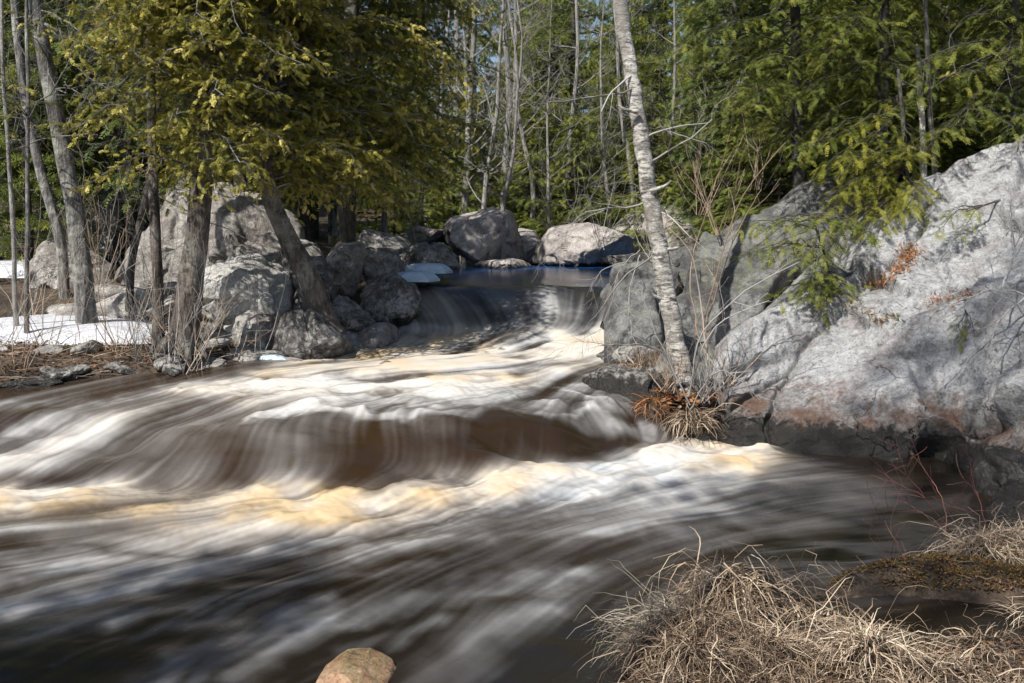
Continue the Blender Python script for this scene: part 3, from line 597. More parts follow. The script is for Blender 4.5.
# left bank
LR = [
 ([(120,285),(112,235),(125,195),(150,165),(180,172),(205,200),(262,205),(262,290),(230,340),(150,345)], 14.4, 1.0, 'granite_bank', 11, 'tall grey split boulder standing behind the cedar clump at left', .25, 3.5),
 ([(205,300),(205,200),(225,182),(258,190),(285,215),(300,260),(300,330),(230,330)], 13.6, .8, 'granite_bank', 12, 'dark upright rock face rising above the pale square boulder', .15, 3.5),
 ([(100,345),(98,285),(130,280),(175,285),(200,300),(205,345),(160,372),(110,365)], 12.3, .5, 'granite_bank', 13, 'brownish square block left of the cedar trunks beside the snow', .15, 4),
 ([(192,330),(194,285),(210,258),(245,254),(275,262),(286,285),(286,330),(270,352),(210,352)], 11.9, .6, 'granite_block', 14, 'pale square granite boulder between the upright cedar and the leaning cedar', .15, 4),
 ([(224,352),(228,322),(245,312),(268,320),(280,340),(270,358)], 11.3, .3, 'granite_bank', 15, 'small greenish angular rock below the pale square boulder', .2, 3.5),
 ([(190,350),(192,325),(215,318),(228,335),(226,352)], 11.4, .25, 'rock_dark', 16, 'small reddish brown stone at the foot of the pale square boulder', .2, 3),
 ([(262,362),(264,330),(280,312),(300,308),(325,325),(345,345),(352,362),(310,380)], 11.2, .45, 'rock_dark', 17, 'dark wet rock at the water edge under the leaning cedar', .3, 3),
 ([(290,340),(288,285),(300,262),(320,258),(332,280),(334,340)], 12.3, .35, 'rock_dark', 18, 'tall dark rock behind the trunk of the leaning cedar', .2, 3),
 ([(316,292),(318,255),(332,240),(352,242),(364,262),(362,296)], 13.2, .4, 'granite_bank', 19, 'ribbed sunlit grey rock between the leaning cedar and the falls', .25, 3),
 ([(356,290),(358,258),(374,247),(394,250),(404,270),(402,294)], 13.7, .4, 'granite_bank', 191, 'pale split block above the rounded dark boulder at the falls', .25, 3),
 ([(356,325),(354,290),(368,276),(392,274),(412,286),(420,310),(416,338),(384,345)], 12.8, .4, 'rock_crest', 20, 'rounded dark boulder splitting the falls at the left edge of the drop', .3, 2.6),
 ([(326,345),(326,312),(340,298),(358,304),(372,322),(374,350)], 12.1, .3, 'rock_dark', 201, 'low dark stone between the leaning cedar trunk and the side chute', .3, 3),
 ([(262,320),(266,262),(280,240),(312,240),(330,262),(330,320)], 13.6, .5, 'granite_bank', 21, 'pink grey boulder leaning against the rock face behind the leaning cedar', .25, 3),
 ([(392,274),(398,255),(418,243),(442,242),(458,255),(460,268),(430,276)], 14.6, .5, 'rock_crest', 22, 'low dark boulder at the lip of the falls beside the blue ice', .3, 2.6),
 ([(340,262),(345,240),(365,228),(395,235),(410,250),(405,270)], 15.4, .5, 'granite_bank', 23, 'sunlit grey rock on the bank behind the ice slabs', .3, 3),
 ([(84,392),(88,372),(115,362),(148,366),(158,382),(140,396)], 10.35, .3, 'granite_bank', 25, 'flat brown wet stone at the water edge below the left tree', .5, 2.6),
 ([(165,382),(168,366),(190,358),(215,362),(228,376),(205,386)], 10.5, .3, 'granite_bank', 26, 'flat stone at the water edge just right of the cedar roots', .5, 2.6),
 ([(196,374),(205,356),(240,350),(275,358),(290,370),(240,378)], 10.9, .3, 'granite_bank', 27, 'low dark ledge stone in the shallows in front of the greenish rock', .5, 2.6),
 ([(-20,392),(-16,370),(10,362),(40,368),(52,384),(20,396)], 10.2, .3, 'granite_bank', 28, 'low mossy stone at the water edge at the far left', .5, 2.6),
 ([(20,300),(24,262),(45,240),(80,236),(104,262),(106,310),(60,325)], 14.2, .6, 'granite_bank', 29, 'brown mossy boulder behind the leftmost leaning trunk', .25, 3),
 ([(50,245),(60,205),(90,180),(120,178),(135,210),(130,260),(80,270)], 16.5, .8, 'granite_bank', 30, 'grey boulder in shade at the edge of the woods at left', .25, 3),
]
for ol, Y, th, mt, sd, lb, ln, pp in LR:
    rock(ol, Y, th, mt, lb, seed=sd, amp=.045, facets=18, lean=ln, p=pp, fr=1.35)
# far side of the upper pool
for ol, Y, th, mt, sd, lb in [
 ([(438,262),(446,235),(462,212),(485,207),(508,215),(520,240),(524,266),(480,274)], 20, 1.3, 'granite_far', 41, 'big pale pinkish boulder at the far left end of the upper pool'),
 ([(505,266),(510,240),(525,228),(540,232),(548,262)], 21.5, .8, 'granite_far', 42, 'small grey boulder right of the big pale boulder behind the pool'),
 ([(525,271),(545,248),(575,228),(605,222),(632,238),(640,262),(620,272)], 19.5, 1.0, 'granite_far', 43, 'sloping light grey slab on the far side of the upper pool'),
 ([(612,264),(618,232),(640,206),(668,202),(700,214),(716,236),(700,262)], 21, 1.2, 'granite_far', 44, 'rounded grey boulder behind the birch trunk across the pool'),
 ([(392,250),(400,232),(425,226),(448,232),(452,250)], 20, .8, 'granite_far', 45, 'low grey boulder half hidden behind the dark lip rock'),
 ([(600,268),(618,257),(650,253),(672,262),(650,274)], 17, .5, 'rock_crest', 46, 'dark low rock bar in front of the snow across the pool'),
 ([(470,272),(480,262),(520,259),(540,268),(500,275)], 18.6, .5, 'granite_far', 47, 'flat pale rock shelf at the water line below the big pale boulder')]:
    rock(ol, Y, th, mt, lb, seed=sd, amp=.05, facets=14, p=2.8)
rock([(302,746),(308,700),(320,676),(342,664),(365,663),(390,674),(408,700),(415,746)], 4.38, .22, 'rock_orange', 'mossy orange-brown stone poking out of the water at the bottom edge', seed=51, amp=.05, facets=4, fr=.15)
rock([(988,512),(992,485),(1005,462),(1040,455),(1070,490),(1070,530),(1000,530)], 7.3, .3, 'granite_slab', 'rough brown stone at the foot of the huge boulder at right edge', seed=52, amp=.08)
rock([(985,528),(1002,508),(1030,488),(1075,485),(1075,540),(1010,545)], 6.9, .3, 'granite_pale', 'flat grey stone at the right edge above the dry grass', seed=53, amp=.05, lean=.9)

# snow and ice lying about
def patch(outline_xy, h, mat, name, label, cat, seed=1, n=46, base=None):
    O = np.array(outline_xy, float); c = O.mean(0); hull = O - c
    th = np.linspace(0, 2 * math.pi, 96, endpoint=False); rr = []
    for t in th:
        d = np.array([math.cos(t), math.sin(t)]); best = .05
        for i in range(len(hull)):
            a = hull[i]; e = hull[(i + 1) % len(hull)] - a; den = d[0] * e[1] - d[1] * e[0]
            if abs(den) < 1e-9: continue
            s = (a[0] * e[1] - a[1] * e[0]) / den; u = (a[0] * d[1] - a[1] * d[0]) / den
            if s > 0 and 0 <= u <= 1: best = max(best, s)
        rr.append(best)
    rr = np.array(rr); rr = rr * (1 + .12 * fbm(np.stack([np.cos(th) * 3, np.sin(th) * 3, 0 * th + seed], -1), 3))
    s = np.linspace(0.01, 1.04, 26); X = c[0] + s[:, None] * rr * np.cos(th); Y = c[1] + s[:, None] * rr * np.sin(th)
    prof = (1 - np.clip(s, 0, 1) ** 4)[:, None]
    g = ground_z(X, Y) if base is None else 0 * X + base
    if base is None: g = .25 * g + .75 * g.mean()
    Z = g - .05 + (h + .05) * prof * (1 + .1 * fbm(np.stack([X * 2, Y * 2, 0 * X + seed], -1), 3))
    mb = MB(); V = np.stack([X, Y, Z], -1).reshape(-1, 3); mb.add(V, grid_faces(26, 96, True)); mb.add(np.vstack([V[:96], V[:96].mean(0)]), [[i, (i + 1) % 96, 96] for i in range(96)])
    if base is not None:
        W = V[-96:].copy(); W[:, 2] -= .04; mb.add(np.vstack([V[-96:], W]), grid_faces(2, 96, True))
    return tag(mb.build(name, M[mat], loc=np.array([c[0], c[1], float(g.mean())])), label, cat)
patch([(-6.6,11.2),(-5.6,10.75),(-4.9,10.8),(-4.1,11.0),(-3.9,11.6),(-4.8,13.0),(-6.2,13.4),(-7.4,12.4)], .12, 'snow', 'snow_patch', 'flat patch of old snow on the left bank in front of the boulders', 'snow')
patch([(-9,15.5),(-7.2,15),(-6.6,16),(-7.5,18),(-9.4,18)], .15, 'snow', 'snow_patch', 'distant strip of snow between the trees at the far left edge', 'snow', 2)
patch([(2.3,15.0),(2.6,14.7),(3.3,14.8),(3.6,15.4),(3.3,16.2),(2.5,16.0)], .10, 'snow', 'snow_patch', 'blue shaded strip of snow behind the birch above the grey slab', 'snow', 3, base=1.68)
patch([(-2.3,16.4),(-1.9,15.6),(-1.2,15.5),(-1.1,16.2),(-1.7,17.0)], .14, 'snow', 'snow_patch', 'thin snow patch on the rocks behind the ice slabs', 'snow', 4)
patch([(-1.72,13.7),(-1.5,13.45),(-1.15,13.4),(-1.0,13.7),(-1.3,14.0)], .05, 'ice', 'ice_slab', 'lower blue ice slab at the left lip of the falls', 'ice', 5, base=1.46)
patch([(-1.6,14.1),(-1.35,13.95),(-.95,14.0),(-.85,14.3),(-1.2,14.5)], .05, 'ice', 'ice_slab', 'upper white ice slab resting against the dark lip boulder', 'ice', 6, base=1.55)
patch([(-2.95,11.0),(-2.75,10.85),(-2.45,10.9),(-2.5,11.1),(-2.8,11.15)], .05, 'ice', 'ice_slab', 'small strip of ice on the stones below the greenish rock', 'ice', 7, base=.62)

# ------------------------------------------------------------------ foliage templates (x forward, y side, z up)
def blade(p, d, n, L, w):
    d = unit(d); s = unit(np.cross(n, d)); p = np.asarray(p, float)
    return [p, p + d * L * .4 + s * w, p + d * L, p + d * L * .4 - s * w]
def tmpl_needles(k=12, L=.11, w=.0035):
    V = []; F = []
    r_ = np.random.default_rng(3)
    for i in range(k):
        a = r_.uniform(0, 6.283); c = r_.uniform(.1, .95); d = np.array([c, math.cos(a) * math.sqrt(1 - c * c), math.sin(a) * math.sqrt(1 - c * c) + .2])
        q = blade((0, 0, 0), d, unit(np.cross(d, r_.normal(size=3))), L * r_.uniform(.7, 1.1), w); F.append([len(V) + j for j in range(4)]); V += q
    return np.array(V), np.array(F)
def tmpl_spray(L=.2, pairs=6, w=.007, sl=.08, ang=.85, droop=.15, sub=0):
    V = []; F = []
    def b(p, d, l, ww, n=(0, 0, 1)):
        q = blade(p, d, n, l, ww); F.append([len(V) + j for j in range(4)]); V.extend(q)
    b((0, 0, 0), (1, 0, -.05), L, w * .7)
    for i in range(pairs):
        t = (i + .6) / pairs; l = sl * (1 - .65 * t) * (1.0 if t > .2 else .7)
        for s in (-1, 1):
            d = unit((math.cos(ang), s * math.sin(ang), -droop - .15 * (i % 2)))
            p = np.array([t * L * .92, 0, -droop * t * t * L]); b(p, d, l, w)
            for j in range(sub):
                pp = p + d * l * (.3 + .3 * j); b(pp, unit((d[0] + .8, d[1] * .3, d[2])), l * .45, w * .8); b(pp, unit((d[0] - .3, d[1] * 1.3, d[2])), l * .4, w * .8)
    return np.array(V), np.array(F)
T_PINE = tmpl_needles(12, .12, .0045)
T_PINEF = tmpl_needles(9, .17, .011)
T_HEM = tmpl_spray(.13, 6, .0055, .05, .95, .25)
T_HEMF = tmpl_spray(.34, 5, .022, .17, .9, .2)
T_CED = tmpl_spray(.085, 4, .0065, .046, .75, .25, 1)
def place(mb, T, P, D, Up, S, rnd):
    if len(P) == 0: return
    P = np.array(P); D = np.array(D); Up = np.array(Up); S = np.array(S); V, F = T
    x = D / (np.linalg.norm(D, axis=1)[:, None] + 1e-9); y = np.cross(Up, x); y /= np.linalg.norm(y, axis=1)[:, None] + 1e-9; z = np.cross(x, y)
    W = P[:, None, :] + S[:, None, None] * (V[None, :, 0:1] * x[:, None] + V[None, :, 1:2] * y[:, None] + V[None, :, 2:3] * z[:, None])
    n = len(V); FF = (F[None] + (np.arange(len(P)) * n)[:, None, None]).reshape(-1, 4)
    mb.add(W.reshape(-1, 3), FF, np.repeat(np.asarray(rnd), n))
class Fol:
    def __init__(s): s.P = []; s.D = []; s.U = []; s.S = []; s.R = []
    def put(s, p, d, u, sc, r): s.P.append(p); s.D.append(d); s.U.append(u); s.S.append(sc); s.R.append(r)
    def flush(s, mb, T): place(mb, T, s.P, s.D, s.U, s.S, s.R)
def bough(path, fol, wood, twig=.5, step=.14, sstep_=.09, droop=.3, scale=1.0, start=.2, rad=.006, jit=.25, base_r=.5, tip=1.0, keep=1.0):
    """side twigs left and right of a limb, sprays along each of them"""
    P = np.asarray(path); seg = np.linalg.norm(np.diff(P, axis=0), axis=1); cum = np.concatenate([[0], np.cumsum(seg)]); L = cum[-1]
    s = start * L; side = 1
    while s < L:
        q = np.array([np.interp(s, cum, P[:, k]) for k in range(3)]); q2 = np.array([np.interp(min(s + .05, L), cum, P[:, k]) for k in range(3)]); d = unit(q2 - q + 1e-6)
        sd = unit(np.cross(d, (0, 0, 1))) * side; f = 1 - (s / L - start) / (1 - start)
        tl = twig * (.25 + .85 * f ** .8) * random.uniform(.7, 1.2)
        if random.random() < keep:
            td = unit(d * random.uniform(.45, .9) + sd + np.array([0, 0, random.uniform(-droop, .25 * (1 - droop))]) + rng.normal(0, jit * .5, 3))
            r0 = min(max(base_r + rng.normal(0, .16), 0), 1)
            n = max(2, int(tl / sstep_)); prev = q
            for k in range(n):
                g = (k + 1) / n; td2 = unit(td + np.array([0, 0, -droop * g * .8])); cur = prev + td2 * (tl / n)
                up = unit(np.array([0, 0, 1.]) + rng.normal(0, jit, 3))
                fol.put(cur, unit(td2 + rng.normal(0, jit * .6, 3)), up, scale * random.uniform(.75, 1.25), min(max(r0 + .25 * g - .1 + rng.normal(0, .08), 0), 1))
                if k % 2 == 0:
                    sv = unit(np.cross(td2, (0, 0, 1))) * random.choice((-1, 1))
                    fol.put(cur, unit(td2 * .5 + sv + rng.normal(0, jit * .6, 3)), up, scale * random.uniform(.7, 1.1), min(max(r0 + rng.normal(0, .1), 0), 1))
                if wood is not None and k == n - 1: tube(wood, [q, (q + cur) / 2 + [0, 0, .02], cur], [rad, rad * .7, rad * .3], 3, .5)
                prev = cur
        s += step * random.uniform(.7, 1.3); side *= -1
def branching(mb, p, d, L, r, depth, spread=.7, up=.15, sides=5, kids=(2, 4), wig=.12, curl=0, rmin=.0012):
    n = 6; pts = [np.array(p, float)]; dd = unit(d)
    for k in range(n):
        dd = unit(dd + rng.normal(0, wig, 3) + np.array([0, 0, up * .3])); pts.append(pts[-1] + dd * L / n)
    pts = np.array(pts); rad = np.linspace(r, r * .45, n + 1)
    tube(mb, pts, np.maximum(rad, rmin), max(3, sides), random.random())
    if depth > 0:
        for k in range(random.randint(*kids)):
            i = random.randint(2, n); q = pts[i]; nd = unit(unit(pts[i] - pts[i - 1]) + rng.normal(0, spread, 3) + np.array([0, 0, up]))
            branching(mb, q, nd, L * random.uniform(.45, .75), rad[i] * .62, depth - 1, spread, up, sides - 1, kids, wig, rmin=rmin)
    return pts

# ------------------------------------------------------------------ background tree prototypes
def conifer(name, h, r, cb, limb, T, leaf, bark, label, dens=1.0, droop=.3, up=.1, scale=1.0, twig=.7, stepz=.34, sst=.16, cat='tree', group=None, dead=True, sides=8, tstep=.24):
    root = empty(name, (0, 0, 0), label, cat, group)
    tr = MB(); n = 14; path = np.stack([.06 * np.sin(np.linspace(0, 4, n)), .06 * np.cos(np.linspace(0, 5, n)), np.linspace(-.3, h, n)], -1)
    tube(tr, path, r * (1 - np.linspace(0, .93, n)), sides, .5, .12)
    fol = Fol(); z = cb
    if dead:
        for k in range(16):
            zz = random.uniform(.08 * h, cb + .1 * h); a = random.uniform(0, 6.28); branching(tr, (0, 0, zz), (math.cos(a), math.sin(a), -.1), random.uniform(.4, 1.3), .012, 1, up=-.05)
    while z < h * .985:
        t = (z - cb) / (h - cb)
        for k in range(random.choice((3, 4, 4, 5))):
            if random.random() > dens: continue
            a = random.uniform(0, 6.28); L = limb * (1 - t) ** .75 * random.uniform(.6, 1.15) * (.65 + .35 * min(1, t * 5)) + .15
            d = np.array([math.cos(a), math.sin(a), 0]); P = [np.array([0, 0, z])]
            for s in (1, 2, 3, 4): P.append(np.array([0, 0, z]) + d * L * s / 4 + np.array([0, 0, up * L * s / 4 - droop * L * (s / 4) ** 2 * .6]) + rng.normal(0, .04, 3))
            P = curve(P, 8); tube(tr, P, np.linspace(.012 + .012 * L, .004, 8), 3, .5)
            bough(P, fol, None, twig * (1 - .5 * t), tstep, sst, droop, scale, .22, base_r=.45 + .2 * t)
        z += stepz * random.uniform(.7, 1.3) * (1 - .4 * t)
    cr = MB(); fol.flush(cr, T)
    tr.build('trunk', M[bark], root); cr.build('crown', M[leaf], root, smooth=False)
    return root
def bare_tree(name, h, r, bark, label, n=16, cat='tree', group=None, lean=0):
    root = empty(name, (0, 0, 0), label, cat, group); tr = MB(); br = MB(); k = 14; t = np.linspace(0, 1, k)
    path = np.stack([lean * h * t + .16 * np.sin(t * 7) * h * .1 + .07 * np.sin(t * 19 + h), .12 * np.cos(t * 5) * h * .1, -.3 + t * h], -1)
    tube(tr, path, r * (1 - .85 * t), 8, .5, .1)
    for i in range(n):
        s = random.uniform(.22, .98); q = np.array([np.interp(s, t, path[:, j]) for j in range(3)]); a = random.uniform(0, 6.28)
        branching(br, q, (math.cos(a), math.sin(a), .5), h * .16 * random.uniform(.5, 1.2) * (1.15 - s * .6), r * .3 * (1 - .6 * s), 3, .65, .18, 4, (2, 4))
    tr.build('trunk', M[bark], root); br.build('branches', M[bark], root)
    return root
FG = {'pine': 'green pines in the woods beyond the river', 'dark': 'dark evergreens deep in the woods', 'bare': 'bare pale trees in the woods beyond the river', 'young': 'young evergreens of the forest edge'}
LBL = {'pine': 'bright green pine standing among the trees beyond the upper pool', 'dark': 'dark evergreen deep in the woods behind the river', 'bare': 'leafless pale grey tree in the woods behind the river', 'young': 'young green evergreen at the edge of the far woods'}
proto = {
 'pine': [conifer('pine_tree', 13, .17, 1.2, 2.6, T_PINEF, 'pine_leaf', 'bark_dark', LBL['pine'], 1, .25, .18, 1.1, .85, .42, .15, group=FG['pine'], tstep=.2),
          conifer('pine_tree', 11, .14, .8, 2.9, T_PINEF, 'pine_leaf', 'bark_dark', LBL['pine'], .85, .2, .1, 1.1, .95, .5, .15, group=FG['pine'], tstep=.2)],
 'dark': [conifer('evergreen_tree', 16, .2, 1.5, 2.8, T_HEMF, 'far_leaf', 'bark_dark', LBL['dark'], 1, .4, .1, 1.1, .9, .42, .22, group=FG['dark']),
          conifer('evergreen_tree', 14, .16, 2.2, 2.2, T_HEMF, 'far_leaf', 'bark_dark', LBL['dark'], .9, .5, .1, 1.1, .8, .42, .22, group=FG['dark'])],
 'bare': [bare_tree('bare_tree', 13, .12, 'bark_pale', LBL['bare'], 20, group=FG['bare'], lean=.03), bare_tree('bare_tree', 9, .07, 'bark_pale', LBL['bare'], 18, group=FG['bare'], lean=-.05)],
 'young': [conifer('young_evergreen', 4.2, .05, .25, 1.25, T_HEM, 'pine_leaf', 'bark_dark', LBL['young'], 1, .3, .1, 1.25, .55, .17, .07, group=FG['young'], dead=False, sides=6, tstep=.10)],
}
used = set()
def put(kind, i, x, y, s, rz=None, label=None, leaf=None):
    p = proto[kind][i % len(proto[kind])]; rz = random.uniform(0, 6.28) if rz is None else rz; z = gz(x, y) - .05
    if p.name not in used:
        used.add(p.name); p.location = (x, y, z); p.rotation_euler = (0, 0, rz); p.scale = (s, s, s); return p
    return copy_thing(p, (x, y, z), rz, s, label or LBL[kind])
def X(px, y): return (px - 512) / F_PX * y
# hand placed
NAMES = {(395,'young'):'smallest young evergreen behind the ice slabs',(425,'young'):'young evergreen behind the dark lip boulder',(455,'young'):'young evergreen at the left of the big pale boulder',(375,'young'):'young evergreen in the shade behind the split block',(410,'pine'):'short pine in the gap under the shaded cedar',(440,'pine'):'short pine left of the pale bare stems',(485,'young'):'young evergreen directly above the big pale boulder',(622,'pine'):'green pine crown crossed by the upper birch trunk',(535,'young'):'low green young evergreen behind the small grey far boulder',(578,'young'):'low young evergreen behind the sloping pale slab',(650,'young'):'young evergreen right behind the middle of the birch trunk',(702,'young'):'young evergreen in the brush right of the birch trunk',(598,'young'):'mid-height evergreen between the pale stems left of the birch',(555,'young'):'mid-height evergreen among the pale stems above the far boulders',(640,'pine'):'short bright pine deep behind the birch trunk',(512,'pine'):'short bright pine above the gap between the far boulders',(575,'pine'):'tall green pine directly left of the birch beyond the pool',(545,'pine'):'pine deep beyond the pool behind the one left of the birch',(620,'pine'):'green pine crown crossed by the upper birch trunk',(520,'pine'):'tallest distant pine above the big pale boulder',
 (660,'pine'):'tall pine just right of the upper birch trunk',(705,'pine'):'broad pine over the brown brush right of the birch',(760,'pine'):'green pine behind the left end of the slab top',(800,'pine'):'spreading pine behind the middle of the grey slab',(845,'pine'):'pine behind the bushy hemlock above the slab',
 (735,'pine'):'distant pine towering between the birch and the dense hemlock',(890,'pine'):'pine behind the top of the huge boulder',(600,'pine'):'small pine directly behind the sloping pale slab',(560,'pine'):'low young pine above the small grey far boulder',(528,'pine'):'low soft pine right of the pale bare stems',
 (690,'pine'):'small pine between the birch and the right-hand woods',(960,'pine'):'tall pine behind the white dead stem',(1010,'pine'):'pine in the top right corner of the woods',(30,'pine'):'small pine among the stems at the far left',(105,'pine'):'green pine between the left leaning trunk and the cedar clump',
 (150,'pine'):'pine in shade behind the tall split boulder',(250,'pine'):'pine behind the upright rock face',(500,'bare'):'pale bare tree above the big pale boulder',(515,'bare'):'tallest of the pale bare stems left of the birch',(478,'bare'):'leafless stem at the edge of the shaded cedar',
 (592,'bare'):'bare tree deep between the pine and the birch',(640,'bare'):'bare grey tree behind the birch trunk',(505,'bare'):'slim bare tree standing by the big pale boulder',(463,'bare'):'grey leafless tree behind the shaded cedar crown',(700,'bare'):'tall leafless tree right of the birch',
 (430,'bare'):'thin leafless tree behind the ice slabs',(80,'young'):'young evergreen behind the leaning grey trunk',(740,'young'):'young evergreen at the left end of the slab top',(780,'young'):'young evergreen second from the left behind the slab',(835,'young'):'young evergreen at the right end of the slab top',
 (880,'young'):'young evergreen where slab and huge boulder meet',(700,'young'):'smallest young evergreen beyond the brown brush',(930,'young'):'young evergreen at the foot of the white dead stem',(990,'young'):'young evergreen above the upper right of the huge boulder',(810,'young'):'taller young evergreen behind the middle of the slab',
 (860,'young'):'taller young evergreen behind the bushy hemlock',(910,'young'):'taller young evergreen left of the white dead stem'}
for px, y, k, i, s in [(395,19.5,'young',0,.55),(425,20.5,'young',0,.7),(455,22.5,'young',0,.9),(375,22,'young',0,.9),(410,24,'pine',0,.5),(440,26,'pine',1,.55),(485,24.5,'young',0,1.1),(622,25,'pine',1,.66),(535,23.5,'young',0,1.0),(578,22,'young',0,.9),(650,21.5,'young',0,.95),(702,22,'young',0,1.0),(598,26,'young',0,1.5),(555,27,'young',0,1.6),(640,28,'pine',0,.5),(512,28,'pine',0,.5),(470,22,'bare',0,.8),(488,21,'bare',1,.95),(530,23,'bare',1,1.0),(548,21.5,'bare',1,.7),(572,22.5,'bare',0,.7),(606,22,'bare',1,.8),(628,24,'bare',1,1.1),(668,22,'bare',1,.9),(716,21,'bare',0,.8),(742,22,'bare',1,.9),(575,27,'pine',0,1.0),(545,32,'pine',1,1.05),(520,36,'pine',0,1.1),(660,30,'pine',0,.95),(705,26,'pine',1,.85),(760,21,'pine',0,.62),(800,19,'pine',1,.60),(845,18.5,'pine',0,.62),(890,20,'pine',1,.75),
                     (600,19.5+5,'pine',0,.42),(560,24,'pine',1,.40),(528,26,'pine',1,.36),(690,23.5,'pine',1,.5),(960,18,'pine',0,.8),(1010,20,'pine',1,.9),
                     (500,24,'bare',0,.9),(515,27,'bare',1,1.3),(478,26,'bare',1,1.2),(592,29,'bare',1,1.2),(640,31,'bare',0,1.0),(505,19.5,'bare',1,.72),(463,29,'bare',0,1),(700,33,'bare',0,1),(430,24,'bare',1,1),
                     (30,15,'pine',1,.5),(105,19,'pine',0,.62),(150,22,'pine',1,.8),(80,17,'young',0,1.0),(250,21,'pine',0,.7),
                     (740,16.5,'young',0,.72),(780,15.6,'young',0,.85),(835,15,'young',0,.85),(880,14.6,'young',0,.9),(700,18.5,'young',0,.6),(930,14.5,'young',0,1.0),(990,14,'young',0,1.05),(810,16.6,'young',0,1.1),(860,16.3,'young',0,1.15),(910,16.5,'young',0,1.1)]:
    lb = NAMES.get((px, k)); o = put(k, i, X(px, y), y, s)
    if lb: o['label'] = lb
cnt = 0
for y0 in (23, 28, 34, 41, 50, 60):
    n = int((9 + y0 * .22) * (.8 if y0 < 45 else .6))
    for k in range(n):
        y = y0 + random.uniform(-2.2, 2.2); px = (k + random.uniform(.1, .9)) / n * 1500 - 240; x = X(px, y)
        if y < 34 and -3.6 < x < 5.6: continue
        kind = 'dark' if random.random() < .66 else 'bare'
        if px > 480 and random.random() < .4: kind = 'pine'
        put(kind, random.randint(0, 1), x, y, random.uniform(.8, 1.25)); cnt += 1
for k in range(34):   # trunks close behind the left bank and the right slab
    left = random.random() < .62
    px = random.uniform(-60, 290) if left else random.uniform(680, 1080); y = random.uniform(15.5, 23)
    if y < 17 and 300 < px: continue
    put(random.choice(['dark', 'bare', 'dark']), random.randint(0, 1), X(px, y), y, random.uniform(.45, .85))

# ------------------------------------------------------------------ named trees of the foreground
def px_path(pts, n=18, jit=0): return curve([at(a, b, c) for a, b, c in pts], n, jit)
def roots_at(mb, base, r, n=6, L=.5, ang=None):
    for k in range(n):
        a = (k + random.uniform(-.2, .2)) / n * 6.28; d = np.array([math.cos(a), math.sin(a), 0]); P = [base + [0, 0, .28 * r / .1 * .5], base + d * r * 1.3 + [0, 0, .05]]
        for s in (.5, 1): 
            q = base + d * (r + L * s) + rng.normal(0, .03, 3); q[2] = gz(q[0], q[1]) + .015 - .03 * s; P.append(q)
        tube(mb, curve(P, 8), np.linspace(r * .5, r * .08, 8), 5, .5, .2)
# leaning birch
root = empty('birch_tree', at(686, 402, 9.8), 'leaning pale birch trunk gripping the rock at the right side of the rapids', 'tree')
base = np.array(root.location)
tr = MB(); P = px_path([(690,408,9.75),(683,375,9.8),(670,310,9.85),(655,225,9.9),(643,150,9.95),(632,80,10),(620,0,10.1),(605,-110,10.2),(592,-230,10.4),(580,-360,10.6)], 60) ; P[1:-1] += rng.normal(0, .006, P[1:-1].shape)
hgt = np.linspace(0, 1, 60); rad = .100 - .052 * hgt + .05 * np.exp(-hgt * 30) + .008 * np.abs(fbm(np.stack([hgt * 30, 0 * hgt, 0 * hgt], -1), 2))
tube(tr, P - base, rad, 18, .5, .18); 
for (px, py, dx, dz) in [(668,300,-.9,.3),(650,190,1,.3),(638,112,-1,.2),(660,250,.9,.1)]: 
    q = at(px, py, 9.85) - base; tube(tr, curve([q, q + np.array([dx * .13, -.03, dz * .1]), q + np.array([dx * .2, -.05, dz * .3])], 5), [.028, .02, .016, .012, .004], 6, .4, .2)
tr.build('trunk', M['bark_birch'], root)
rt = MB(); g0 = np.array([0, 0, .02])
for k in range(24):
    a = random.uniform(2.0, 7.2) ; d = np.array([math.cos(a), .6 * math.sin(a), 0]); L = random.uniform(.25, .75)
    tube(rt, curve([g0 + [0, 0, .12], g0 + d * .14 + [0, -.03, .02], g0 + d * L * .7 + [0, -.08, -.12], g0 + d * L + [0, -.1, -.30]], 9, .008), np.linspace(random.uniform(.012, .042), .004, 9), 6, random.random(), .25)
rt.build('roots', M['bark_cedar'], root)
br = MB()
for px, py, ex, ey in [(634,88,560,128),(632,75,585,95),(641,140,700,95),(645,165,720,140),(655,215,705,210),(660,250,600,300),(650,200,585,240)]:
    a = at(px, py, 9.95) - base; b = at(ex, ey, 9.6) - base; branching(br, a, b - a, np.linalg.norm(b - a), .012, 3, .5, -.05, 4, (2, 4), .14)
br.build('branches', M['grey_twig'], root)
